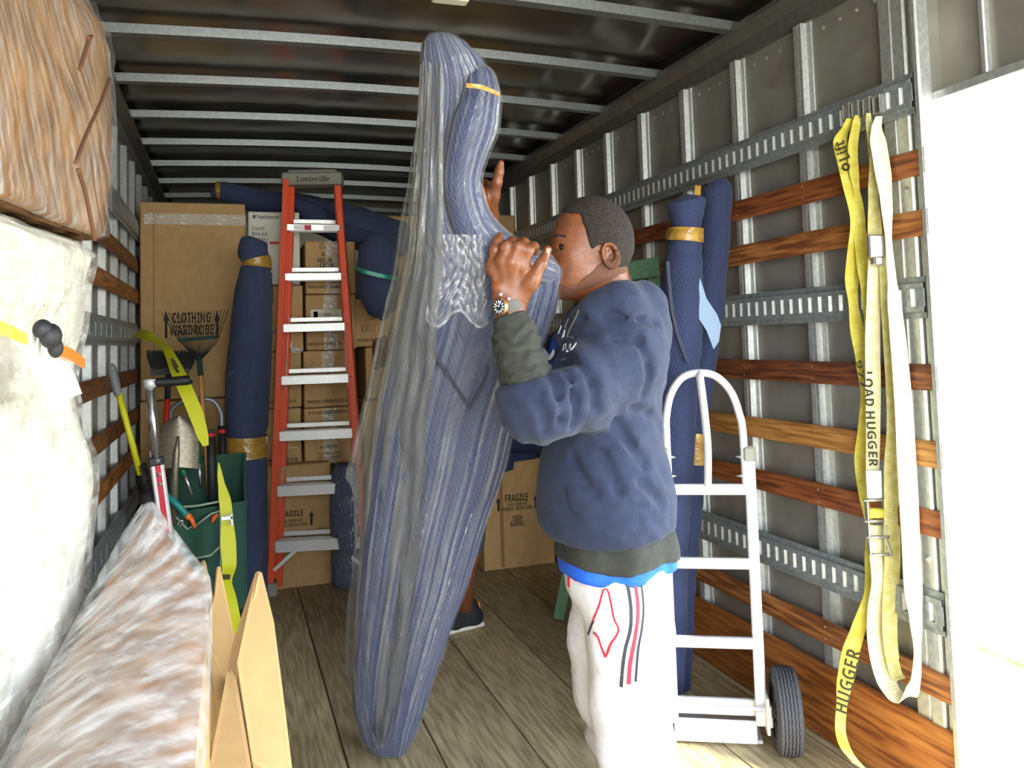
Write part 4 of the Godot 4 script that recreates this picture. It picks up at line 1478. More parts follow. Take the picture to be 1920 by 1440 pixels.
func make_left() -> void:
	var zf := -2.0
	var h1 := WZ(178, 470, zf).y
	# lower piece, wrapped in pale quilted plastic
	var lv := []
	for q in [[165, 760], [163, 700], [170, 620], [183, 545], [190, 490]]: lv.append([WZ(q[0], q[1], zf).y, WZ(q[0], q[1], zf).x, zf])
	var low := [[0.0, lv[0][1] + 0.005, zf], [0.4, WZ(180, 1040, zf).x, zf], [WZ(178, 900, zf).y, WZ(178, 900, zf).x, zf]] + lv + [[h1, lv[-1][1] - 0.02, zf]]
	low = fine_levels(low)
	var t := thing("wrapped_cabinet", "tall furniture piece in pale padding and clear stretch wrap by the left wall", "wrapped furniture", Vector3(-0.38, 0, -1.25))
	obj("padding", wrapped_block(low, -0.5, 0.03, 401), M["white_pad"], t)
	obj("stretch_wrap", wrapped_block(low, -0.5, 0.03, 401, 0.012), M["film_wrap"], t)
	# upper piece in brown quilted padding
	var up := []
	for q in [[190, 485], [203, 440], [208, 400], [218, 330], [224, 260], [225, 190], [222, 135], [205, 85], [180, 40], [150, 0], [118, -60]]: up.append([WZ(q[0], q[1], zf).y, WZ(q[0], q[1], zf).x, zf])
	up[0][1] -= 0.02
	up = fine_levels(up, 4)
	up[0][0] = h1 + 0.02
	for l in up: l[0] = clampf(l[0], h1 + 0.02, 2.5)
	t = thing("wrapped_chest", "brown padded furniture piece in stretch wrap stacked on the pale wrapped one", "wrapped furniture", Vector3(-0.38, h1 + 0.02, -1.25))
	obj("padding", wrapped_block(up, -0.5, 0.02, 403), M["brown_pad"], t)
	obj("stretch_wrap", wrapped_block(up, -0.5, 0.02, 403, 0.010), M["film_diag"], t)
	var xf := WZ(215, 300, zf).x + 0.012
	for q in [[[168, 70], [160, 95], [150, 130]], [[205, 148], [190, 190], [165, 245], [142, 305]], [[146, 318], [160, 360], [172, 420], [178, 450]], [[165, 72], [172, 68]]]:
		var p := []
		for e in q: p.append(WX(e[0], e[1], xf))
		var st := soft()
		tube(st, smooth_path(p), 0.0035, 6)
		obj("seam", st, M["brown_seam"], t)
	# paper tag, knob and strap pieces on the wrapped cabinet
	var xt := WZ(165, 700, zf).x + 0.045
	t = thing("paper_tag", "white paper sheet hanging from the pale wrapped cabinet", "paper", WX(95, 700, xt))
	var st := flat()
	var pts := []
	for e in [[28, 640], [66, 612], [100, 650], [112, 660], [138, 700], [153, 738], [130, 746], [106, 753], [70, 710]]: pts.append(WX(e[0], e[1], xt))
	slab(st, pts, Vector3.RIGHT, 0.002)
	obj("sheet", st, M["paper"], t)
	t = thing("clamp_knob", "black plastic clamp knob above the white paper on the wrapped cabinet", "clamp", WX(92, 640, xt))
	st = soft()
	ball(st, WX(80, 617, xt + 0.012), Vector3(0.012, 0.013, 0.013))
	ball(st, WX(95, 630, xt + 0.02), Vector3(0.014, 0.017, 0.017))
	ball(st, WX(104, 652, xt + 0.02), Vector3(0.010, 0.014, 0.011))
	obj("knob", st, M["black"], t)
	t = thing("tie_strap", "short orange and yellow tie strap across the pale wrapped cabinet", "strap", WX(60, 640, xt))
	st = flat()
	var q2 := [WX(-30, 605, xt + 0.012), WX(20, 622, xt + 0.012), WX(50, 637, xt + 0.012)]
	ribbon(st, q2, [Vector3(0, 0.007, 0), Vector3(0, 0.007, 0), Vector3(0, 0.006, 0)], 0.003)
	obj("webbing", st, M["strap"], t)
	st = flat()
	q2 = [WX(108, 655, xt + 0.012), WX(132, 664, xt + 0.012), WX(158, 682, xt + 0.012)]
	ribbon(st, q2, [Vector3(0, 0.008, 0), Vector3(0, 0.009, 0), Vector3(0, 0.008, 0)], 0.003)
	obj("webbing", st, M["strap_orange"], t)
	# low wedge-shaped wrapped piece in front
	t = thing("wrapped_table", "low wedge-shaped brown furniture piece in crinkled stretch wrap", "wrapped furniture", Vector3(-0.22, 0, -1.3))
	wedge(t, 0.0, "padding", M["brown_pad"], 0.012, 405)
	wedge(t, 0.012, "stretch_wrap", M["film_cloud"], 0.012, 405)
	# two folded cartons on edge
	var g := "flattened cartons standing in front of the tool caddy"
	t = thing("folded_carton", "folded brown carton on edge beside the wedge-shaped wrapped piece", "carton", Vector3(-0.05, 0, -1.5), g)
	card_panel(t, [P(389, 1050, 1.9), P(396, 1054, 1.9), P(400, 1240, 1.75), P(405, 1440, 1.35), P(345, 1440, 1.30)], "card1", 1.0)
	card_panel(t, [P(407, 1068, 1.88), P(443, 1200, 1.72), P(432, 1262, 1.66), P(418, 1292, 1.62), P(389, 1185, 1.68), P(400, 1125, 1.8)], "card1", 1.0)
	card_panel(t, [P(388, 1188, 1.66), P(420, 1292, 1.6), P(412, 1440, 1.42), P(372, 1440, 1.42)], "card1", 1.0)
	t = thing("folded_carton", "folded brown carton on edge with a bent flap, next to the open floor", "carton", Vector3(0.05, 0, -1.5), g)
	card_panel(t, [P(484, 1072, 1.8), P(491, 1066, 1.8), P(506, 1180, 1.7), P(524, 1320, 1.55), P(555, 1445, 1.4), P(470, 1445, 1.42), P(447, 1245, 1.58)], "card1", 1.0)
	card_panel(t, [P(481, 1074, 1.8), P(486, 1080, 1.79), P(449, 1240, 1.6), P(438, 1282, 1.56), P(430, 1258, 1.6), P(440, 1215, 1.65)], "card1", -1.0)
	card_panel(t, [P(430, 1258, 1.58), P(440, 1275, 1.56), P(468, 1445, 1.36), P(396, 1445, 1.36)], "card1", 1.0)
func card_panel(t: Node, pts: Array, m: String, s: float) -> void:
	# bottom run: drop the panel's lowest points to the floor when it leaves the frame
	var c := Vector3.ZERO
	for p in pts: c += p
	c /= pts.size()
	var nrm := Vector3.ZERO
	for i in pts.size(): nrm += (pts[i] - c).cross(pts[(i + 1) % pts.size()] - c)
	nrm = nrm.normalized()
	if nrm.dot(EYE - c) < 0: nrm = -nrm
	var flatp := []
	for p in pts: flatp.append(p - nrm * (p - c).dot(nrm))
	var st := flat()
	slab(st, flatp, nrm, 0.006)
	var o := obj("panel", st, M[m], t)
	st = flat()
	for i in flatp.size():
		bar(st, flatp[i], flatp[(i + 1) % flatp.size()], 0.0066, 0.0066, nrm, 0.0)
	obj("cut_edge", st, M["card_edge"], o)
	var low := [flatp[0], flatp[0]]
	var sorted := flatp.duplicate()
	sorted.sort_custom(func(a, b): return a.y < b.y)
	if sorted[0].y < 1.0:
		st = flat()
		var a: Vector3 = sorted[0]
		var b: Vector3 = sorted[1]
		slab(st, [a, b, Vector3(b.x, 0.004, b.z), Vector3(a.x, 0.004, a.z)], (b - a).cross(Vector3.UP).normalized(), 0.006)
		obj("lower_panel", st, M[m], t)
func wedge(t: Node, grow: float, called: String, m: Material, lump: float, seed_: int) -> void:
	var n := FastNoiseLite.new()
	n.seed = seed_
	n.frequency = 3.0
	# top surface from apex to the near end; rows run from the far apex towards the camera
	var rows := [[[277, 956, 1.98], [279, 956, 1.98]], [[245, 1005, 1.90], [312, 1000, 1.93]], [[205, 1080, 1.78], [350, 1052, 1.88]], [[165, 1155, 1.66], [383, 1098, 1.82]], [[130, 1225, 1.55], [380, 1170, 1.70]], [[85, 1310, 1.42], [370, 1290, 1.50]], [[20, 1440, 1.26], [350, 1440, 1.30]], [[-60, 1600, 1.08], [330, 1600, 1.10]]]
	var L := []
	var R := []
	for r in rows:
		L.append(P(r[0][0], r[0][1], r[0][2] * 0.92) + Vector3(-grow, grow * 0.6, 0))
		R.append(P(r[1][0], r[1][1], r[1][2] * 0.92) + Vector3(grow, grow * 0.6, 0))
	L = smooth_path(L, 5)
	R = smooth_path(R, 5)
	var rings := []
	for i in L.size():
		var ring := PackedVector3Array()
		var a: Vector3 = L[i]
		var b: Vector3 = R[i]
		ring.append(Vector3(a.x - 0.01, 0.0, a.z))
		ring.append(Vector3(a.x - 0.005, a.y * 0.5, a.z))
		for k in 11:
			var u := k / 10.0
			var p := a.lerp(b, u)
			p.y += grow * 0.5 + sin(PI * u) * minf(0.035, a.distance_to(b) * 0.12) + n.get_noise_3dv(Vector3(u * 0.4, 0, p.z)) * lump * (1.0 if k > 0 and k < 10 else 0.3)
			ring.append(p)
		ring.append(Vector3(b.x + 0.005, b.y * 0.5, b.z))
		ring.append(Vector3(b.x + 0.005, 0.0, b.z))
		rings.append(ring)
	var st := soft()
	ring_mesh(st, rings)
	obj(called, st, m, t)
# ---------- along the right wall ----------
func camright() -> Vector3:
	return Vector3(CX.x, -CD.x, -CZ.x)
# strap hanging off the right wall: rows px, py, half width px, twist; x = distance plane
func strap_wall(parent: Node, q: Array, x: float, m: Material, per := 5) -> MeshInstance3D:
	var p := []
	var h := []
	for e in q:
		var c := WX(e[0], e[1], x + (e[4] if e.size() > 4 else 0.0))
		p.append(c)
		var d := (c - EYE).length() * 0.93
		var tw: float = e[3] if e.size() > 3 else 0.0
		h.append((camright() + Vector3(0, tw, 0)).normalized() * e[2] * d / F)
	var st := flat()
	ribbon(st, smooth_path(p, per), smooth_vals(h, per), 0.003)
	return obj("webbing", st, m, parent)
func print_along(parent: Node, s: String, a: Vector2, b: Vector2, hpx: float, x: float, m: Material, x2 := 0.0) -> void: # lettering running from pixel a to pixel b
	var pa := WX(a.x, a.y, x)
	var pb := WX(b.x, b.y, x2 if x2 else x)
	var along := pb - pa
	var n := (EYE - pa).normalized()
	var up := n.cross(along).normalized() * hpx * (pa - EYE).length() * 0.93 / F
	lettering(parent, s, pa - up * 0.5 + n * 0.016, along, up, m)
func make_straps() -> void:
	var x := XR - 0.075
	var A := thing("cargo_strap", "bright yellow cargo strap printed HUGGER twisting down to the floor", "strap", WX(1612, 1430, x), "yellow straps hooked on the right wall's top track")
	strap_wall(A, [[1592, 222, 5, 0], [1588, 235, 9, 0.3], [1575, 263, 13, 0.2], [1583, 300, 14, 0.1], [1594, 345, 15, 0], [1608, 410, 14, 0], [1604, 470, 15, 0], [1597, 520, 13, 0], [1600, 570, 9, 0], [1607, 620, 13, 0], [1615, 680, 10, 0, 0.01], [1620, 740, 6, 0, 0.015], [1618, 800, 9, 0, 0.015], [1613, 860, 11, 0, 0.015], [1618, 920, 9, 0, 0.015], [1630, 985, 7, 0, 0.015], [1634, 1050, 12, 0, 0.01], [1630, 1110, 9, 0], [1612, 1170, 15, 0.25, -0.02], [1597, 1215, 17, 0.2, -0.04], [1586, 1270, 15, 0.1, -0.06], [1578, 1325, 9, 0, -0.08], [1576, 1372, 9, -0.2, -0.10], [1588, 1408, 12, -0.5, -0.13], [1612, 1437, 14, -0.6, -0.16]], x, M["strap"])
	var pr := x
	print_along(A, "HUGGER", Vector2(1576, 1335), Vector2(1602, 1218), 22, x - 0.085, M["print_dark"], x - 0.045)
	print_along(A, "Lift", Vector2(1584, 300), Vector2(1572, 266), 20, x - 0.006, M["print_dark"])
	var st := soft()
	tube(st, ring_px(1586, 313, 6, 6, x - 0.03), 0.0035, 6)
	obj("ring_print", st, M["print_dark"], A)
	hook(A, 1590, 210, x)
	var B := thing("cargo_strap", "narrow folded yellow strap hanging beside the printed one", "strap", WX(1630, 640, x), "yellow straps hooked on the right wall's top track")
	strap_wall(B, [[1607, 216, 4, 0], [1605, 235, 8, 0], [1599, 275, 9, 0], [1601, 320, 9, 0], [1606, 360, 6, 0], [1608, 400, 9, 0], [1614, 450, 13, 0], [1620, 500, 13, 0], [1626, 550, 11, 0], [1630, 610, 9, 0], [1632, 660, 7, 0]], x + 0.008, M["strap"])
	hook(B, 1607, 206, x)
	print_along(B, "977", Vector2(1610, 676), Vector2(1620, 728), 10, x - 0.01, M["print_dark"])
	var C := thing("ratchet_strap", "pale yellow ratchet strap printed LOAD HUGGER with steel ratchet", "strap", WX(1645, 1000, x), "yellow straps hooked on the right wall's top track")
	strap_wall(C, [[1628, 212, 4, 0], [1630, 240, 6, 0], [1635, 300, 5, 0], [1637, 360, 9, 0], [1640, 430, 13, 0], [1640, 470, 13, 0]], x, M["strap_old"])
	hook(C, 1628, 200, x)
	strap_wall(C, [[1640, 486, 12, 0], [1638, 560, 13, 0], [1636, 640, 14, 0], [1637, 720, 14, 0], [1637, 800, 13, 0], [1636, 890, 12, 0]], x - 0.008, M["strap_pale"])
	print_along(C, "LOAD HUGGER", Vector2(1627, 697), Vector2(1638, 874), 15, x - 0.013, M["print_dark"])
	# top cam buckle
	st = flat()
	var b0 := WX(1643, 462, x - 0.02)
	box(st, b0, Vector3(0.05, 0.07, 0.02), 0.005, Basis(camright(), Vector3.UP, camright().cross(Vector3.UP)))
	box(st, b0 + Vector3(0.0, -0.045, 0), Vector3(0.03, 0.03, 0.03), 0.008, Basis(camright(), Vector3.UP, camright().cross(Vector3.UP)))
	obj("cam_buckle", st, M["steel"], C)
	# ratchet: handle, body, bars
	var cr := Basis(camright(), Vector3.UP, camright().cross(Vector3.UP))
	st = flat()
	box(st, WX(1639, 908, x - 0.02), Vector3(0.048, 0.085, 0.012), 0.006, cr)
	obj("ratchet_handle", st, M["alu_bright"], C)
	for s in [-1.0, 1.0]:
		st = flat()
		var side: Vector3 = camright() * 0.026 * s
		bar(st, WX(1640, 940, x - 0.02) + side, WX(1644, 1006, x - 0.03) + side, 0.022, 0.004, camright(), 0.001)
		bar(st, WX(1644, 1006, x - 0.03) + side, WX(1652, 1042, x - 0.05) + side * 1.25, 0.014, 0.004, camright(), 0.001)
		obj("ratchet_plate", st, M["steel"], C)
	for q in [[1640, 938], [1642, 977], [1646, 1007], [1652, 1040]]:
		st = soft()
		var cc := WX(q[0], q[1], x - 0.032)
		tube(st, [cc - camright() * 0.034, cc + camright() * 0.034], 0.0045, 8)
		obj("cross_bar", st, M["steel"], C)
	st = soft()
	var sp := WX(1641, 962, x - 0.025)
	tube(st, [sp - camright() * 0.022, sp + camright() * 0.022], 0.016, 12)
	obj("wound_webbing", st, M["strap"], C)
	strap_wall(C, [[1641, 985, 13, 0], [1644, 1040, 13, 0, -0.01], [1650, 1090, 15, 0, -0.01], [1645, 1140, 17, 0], [1644, 1190, 17, 0], [1650, 1235, 17, 0], [1661, 1275, 16, 0.15], [1678, 1303, 13, 0.6], [1694, 1309, 11, 0.9], [1710, 1297, 12, -0.8], [1718, 1268, 8, -0.3], [1720, 1220, 6, 0], [1717, 1160, 11, 0], [1712, 1100, 16, 0], [1708, 1020, 16, 0], [1704, 940, 17, 0], [1699, 850, 17, 0], [1694, 760, 16, 0], [1686, 660, 15, 0], [1678, 580, 13, 0], [1672, 520, 8, 0], [1666, 450, 6, 0], [1662, 380, 11, 0], [1655, 320, 15, 0], [1647, 270, 15, 0], [1643, 240, 10, 0.3], [1648, 218, 6, 0]], x - 0.004, M["strap_pale"])
	hook(C, 1647, 196, x)
	var D := thing("cargo_strap", "olive yellow strap tail with a cut end among the hanging straps", "strap", WX(1685, 1275, x), "yellow straps hooked on the right wall's top track")
	strap_wall(D, [[1652, 470, 9, 0], [1658, 500, 10, 0], [1662, 560, 11, 0], [1667, 640, 11, 0], [1672, 720, 11, 0], [1674, 800, 11, 0], [1671, 880, 13, 0], [1672, 960, 14, 0], [1673, 1040, 14, 0], [1670, 1110, 14, 0], [1668, 1170, 13, 0], [1671, 1220, 12, 0], [1680, 1262, 11, 0.15], [1688, 1274, 9, 0.3]], x + 0.012, M["strap_old"])
	# small white maker's tag
	var tg := thing("sewn_tag", "white sewn tag on the pale strap below the top track", "tag", WX(1660, 290, x))
	st = flat()
	var tp := []
	for e in [[1653, 262], [1657, 262], [1665, 298], [1659, 300]]: tp.append(WX(e[0], e[1], x + 0.006))
	slab(st, tp, Vector3.LEFT, 0.001)
	obj("tag", st, M["paper"], tg)
func ring_px(cx: float, cy: float, rx: float, ry: float, x: float) -> Array:
	var out := []
	for k in 13: out.append(WX(cx + cos(TAU * k / 12) * rx, cy + sin(TAU * k / 12) * ry, x))
	return out
func hook(parent: Node, px: float, py: float, x: float) -> void:
	var st := flat()
	var c := WX(px, py, x + 0.02)
	for s in [-1.0, 1.0]: box(st, c + Vector3(0, 0, s * 0.014), Vector3(0.02, 0.055, 0.005), 0.001)
	box(st, c + Vector3(0, 0.026, 0), Vector3(0.02, 0.006, 0.03), 0.001)
	box(st, c + Vector3(0, -0.026, 0), Vector3(0.02, 0.006, 0.03), 0.001)
	obj("track_fitting", st, M["steel"], parent)

func make_hand_truck() -> void:
	var bl := FL(1264, 1392)
	var br := FL(1430, 1400)
	var a := (br - bl).normalized()
	var fwd := Vector3.UP.cross(a).normalized() # may point either way
	if fwd.z < 0: fwd = -fwd
	var w := bl.distance_to(br)
	var t := thing("hand_truck", "upright aluminium hand truck with loop handle and grey rubber wheels", "hand truck", (bl + br) / 2)
	var hgt := 0.98
	var B := Basis(a, Vector3.UP, fwd)
	var g := func(u: float, y: float, d: float) -> Vector3: return bl + a * (u * w) + Vector3.UP * y + fwd * d
	for u in [0.0, 1.0]:
		var st := flat()
		box(st, g.call(u, 0.07 + (hgt - 0.07) / 2, 0), Vector3(0.036, hgt - 0.07, 0.03), 0.005, B)
		obj("upright", st, M["alu_bright"], t)
		st = flat()
		box(st, g.call(u, hgt - 0.005, 0), Vector3(0.044, 0.055, 0.038), 0.008, B)
		obj("end_cap", st, M["cap_grey"], t)
		for y in [0.985 - 0.02, 0.90]:
			st = soft()
			var s: float = 1.0 if u == 0.0 else -1.0
			tube(st, [g.call(u, y, 0) + a * s * 0.018, g.call(u, y, 0) + a * s * 0.03, g.call(u, y, 0) + a * s * 0.045], [0.009, 0.006, 0.002], 8)
			obj("bolt", st, M["rivet"], t)
	for y in [0.855, 0.605, 0.34]:
		var st := flat()
		box(st, g.call(0.5, y, 0.002), Vector3(w, 0.036, 0.026), 0.005, B)
		obj("crossbar", st, M["alu_bright"], t)
	# loop handle
	var st := soft()
	var top := 1.255
	var path := [g.call(0.06, 0.86, 0.0), g.call(0.055, 1.05, 0.0), g.call(0.065, 1.11, 0.0), g.call(0.13, 1.185, 0.0), g.call(0.27, 1.24, 0.0), g.call(0.47, top, 0.0), g.call(0.67, 1.24, 0.0), g.call(0.83, 1.185, 0.0), g.call(0.91, 1.11, 0.0), g.call(0.94, 1.05, 0.0), g.call(0.95, 0.86, 0.0)]
	tube(st, smooth_path(path, 6), 0.0135, 12)
	obj("loop_handle", st, M["alu_bright"], t)
	st = soft()
	tube(st, smooth_path([g.call(0.47, top, 0.0), g.call(0.475, top - 0.03, 0.03), g.call(0.50, 1.12, 0.05), g.call(0.52, 1.0, 0.045), g.call(0.51, 0.87, 0.01)], 6), 0.0135, 12)
	obj("centre_strut", st, M["alu"], t)
	# toe plate, axle, brackets
	st = flat()
	box(st, g.call(0.48, 0.115, -0.03), Vector3(w + 0.04, 0.055, 0.02), 0.004, B)
	box(st, g.call(0.48, 0.045, 0.0), Vector3(w * 0.94, 0.075, 0.012), 0.003, B)
	obj("base_plate", st, M["alu_bright"], t)
	st = flat()
	box(st, g.call(0.48, 0.008, -0.13), Vector3(w + 0.02, 0.012, 0.24), 0.003, B)
	obj("toe_plate", st, M["alu"], t)
	st = soft()
	tube(st, [g.call(-0.2, 0.137, 0.035), g.call(1.22, 0.137, 0.035)], 0.0085, 8)
	obj("axle", st, M["alu_bright"], t)
	for u in [-0.05, 1.06]:
		st = flat()
		box(st, g.call(u, 0.12, 0.02), Vector3(0.012, 0.12, 0.07), 0.004, B)
		box(st, g.call(u + 0.03, 0.12, 0.035), Vector3(0.012, 0.07, 0.04), 0.004, B)
		obj("axle_bracket", st, M["alu_bright"], t)
	for u in [-0.24, 1.26]:
		var c: Vector3 = g.call(u, 0.1375, 0.035)
		var wh := wheel(c, a, 0.1375, 0.078)
		var o := obj("wheel", wh[0], M["tyre"], t)
		obj("hub", wh[1], M["hub"], o)
func wheel(c: Vector3, axis: Vector3, r: float, w: float) -> Array:
	var st := soft()
	var u := axis.cross(Vector3.UP).normalized()
	var v := axis.cross(u).normalized()
	var prof := [] # (offset along the axis, radius)
	for e in [[-0.5, 0.62], [-0.5, 0.86], [-0.47, 0.93], [-0.42, 0.965]]: prof.append(Vector2(e[0] * w, e[1] * r))
	for k in 6: # ribs with grooves
		var z0 := -0.42 + k * 0.14
		prof.append(Vector2((z0 + 0.015) * w, (0.985 + 0.015 * (1.0 - absf(k - 2.5) / 2.5)) * r))
		prof.append(Vector2((z0 + 0.10) * w, (0.985 + 0.015 * (1.0 - absf(k - 2.5) / 2.5)) * r))
		if k < 5:
			prof.append(Vector2((z0 + 0.108) * w, 0.955 * r))
			prof.append(Vector2((z0 + 0.147) * w, 0.955 * r))
	for e in [[0.42, 0.965], [0.47, 0.93], [0.5, 0.86], [0.5, 0.62]]: prof.append(Vector2(e[0] * w, e[1] * r))
	var n := 72
	var rings := []
	for k in n + 1:
		var ring := PackedVector3Array()
		var wob := 0.0012 * (1.0 if k % 2 == 0 else -1.0)
		for i in prof.size():
			var a := TAU * k / n
			var p: Vector2 = prof[i]
			ring.append(c + axis * (p.x + (wob if i > 3 and i < prof.size() - 4 else 0.0)) + (u * cos(a) + v * sin(a)) * p.y)
		rings.append(ring)
	st = flat()
	for k in n:
		for i in prof.size() - 1:
			quad(st, rings[k][i], rings[k][i + 1], rings[k + 1][i + 1], rings[k + 1][i])
	var hub := soft()
	tube(hub, [c - axis * w * 0.40, c + axis * w * 0.40], r * 0.64, 32)
	tube(hub, [c - axis * w * 0.62, c + axis * w * 0.62], r * 0.2, 16)
	for k in 6:
		var a := TAU * k / 6
		var d := (u * cos(a) + v * sin(a))
		tube(hub, [c - axis * w * 0.42 + d * r * 0.22, c - axis * w * 0.42 + d * r * 0.6], 0.008, 6)
		tube(hub, [c + axis * w * 0.42 + d * r * 0.22, c + axis * w * 0.42 + d * r * 0.6], 0.008, 6)
	return [st, hub]

func make_right() -> void:
	# two pad-wrapped rolls leaning on the wall
	var spec := [
		{"name": "slim blue quilted roll with rounded top leaning on the right wall", "d": 3.27, "px": [[1342, 336, 4], [1344, 342, 22], [1346, 355, 30], [1346, 385, 29], [1342, 430, 29], [1337, 500, 29], [1330, 580, 29], [1322, 660, 28], [1314, 740, 24], [1306, 775, 21], [1304, 795, 21], [1302, 830, 24], [1296, 910, 26], [1288, 1000, 28], [1278, 1120, 28], [1270, 1285, 26]], "tapes": [[63, 69]], "seed": 501},
		{"name": "thick blue quilted roll with wide tan tape band below its gathered top", "d": 3.12, "px": [[1282, 366, 10], [1285, 380, 40], [1286, 400, 36], [1286, 428, 31], [1284, 446, 33], [1282, 470, 34], [1280, 500, 40], [1277, 570, 46], [1270, 660, 47], [1264, 740, 46], [1260, 830, 46], [1256, 920, 44], [1253, 1000, 42], [1250, 1120, 40], [1246, 1290, 38]], "tapes": [[18, 26]], "seed": 502}]
	for s in spec:
		var path := []
		var rad := []
		for p in s.px:
			path.append(P(p[0], p[1], s.d))
			rad.append(p[2] * pxm(s.d))
		path = smooth_path(path, 6)
		rad = smooth_vals(rad, 6)
		var floor_y := 0.01
		for i in path.size(): path[i].y = maxf(path[i].y, floor_y)
		var t := thing("wrapped_roll", s.name, "wrapped bundle", Vector3(path[-1].x, 0, path[-1].z), "blue pad-wrapped rolls on the right wall")
		obj("pad_wrap", bundle(path, rad, 0.9, 0.010, s.seed, 24), M["pad"], t)
		for tp in s.tapes: obj("tape_band", band(path, rad, 0.9, tp[0], tp[1], 0.004, 24), M["tan_tape"], t)
		if s.seed == 502:
			var st := flat()
			var q := []
			for e in [[1312, 520], [1325, 560], [1345, 590], [1352, 610], [1348, 640], [1338, 655], [1325, 620], [1306, 590]]: q.append(P(e[0], e[1], 3.05))
			slab(st, q, (EYE - q[0]).normalized(), 0.01)
			obj("turned_corner", st, M["pad_back"], t)
			st = flat()
			var bp := []
			var bh := []
			for e in [[1252, 490], [1256, 540], [1262, 590], [1275, 640], [1290, 680]]:
				bp.append(P(e[0], e[1], 3.01))
				bh.append(camright() * 0.006)
			ribbon(st, smooth_path(bp), smooth_vals(bh), 0.004)
			obj("binding_edge", st, M["binding"], t)
			st = flat()
			bar(st, P(1309, 348, 3.1), P(1306, 385, 3.08), 0.022, 0.003, (EYE - q[0]).normalized(), 0.0)
			obj("tape_strip", st, M["tan_tape"], t)
	# green painted wooden trestle
	var g := thing("wooden_trestle", "green painted wooden trestle frame behind the man", "trestle", FL(1150, 1165))
	var D := 3.75
	var n := (EYE - P(1200, 800, D)).normalized()
	var st := flat()
	bar(st, P(1160, 512, D), P(1236, 500, D - 0.12), 0.085, 0.03, n, 0.004)
	obj("top_rail", st, M["green_paint"], g)
	for q in [[[1224, 505], [1292, 1195], 3.62], [[1176, 512], [1048, 1165], 3.9]]:
		st = flat()
		var foot := FL(q[1][0], q[1][1])
		bar(st, P(q[0][0], q[0][1], D - 0.05), foot + Vector3(0, 0.015, 0), 0.055, 0.03, n, 0.004)
		obj("leg", st, M["green_paint"], g)
	st = flat()
	bar(st, P(1120, 850, D + 0.05), P(1250, 850, D - 0.1), 0.06, 0.025, n, 0.004)
	obj("brace", st, M["green_paint"], g)
	# dome lamp on the roof bow
	var lp := thing("ceiling_light", "black-framed dome light on the roof bow", "light fixture", Vector3(WZ(842, 10, -2.74).x, 2.57, -2.72))
	var c := Vector3(WZ(842, 10, -2.74).x, 2.585, -2.72)
	st = flat()
	box(st, c, Vector3(0.155, 0.035, 0.075), 0.008)
	obj("housing", st, M["dark_plastic"], lp)
	st = flat()
	box(st, c + Vector3(0, -0.014, 0), Vector3(0.125, 0.02, 0.05), 0.007)
	obj("lens", st, M["lamp_lens"], lp)
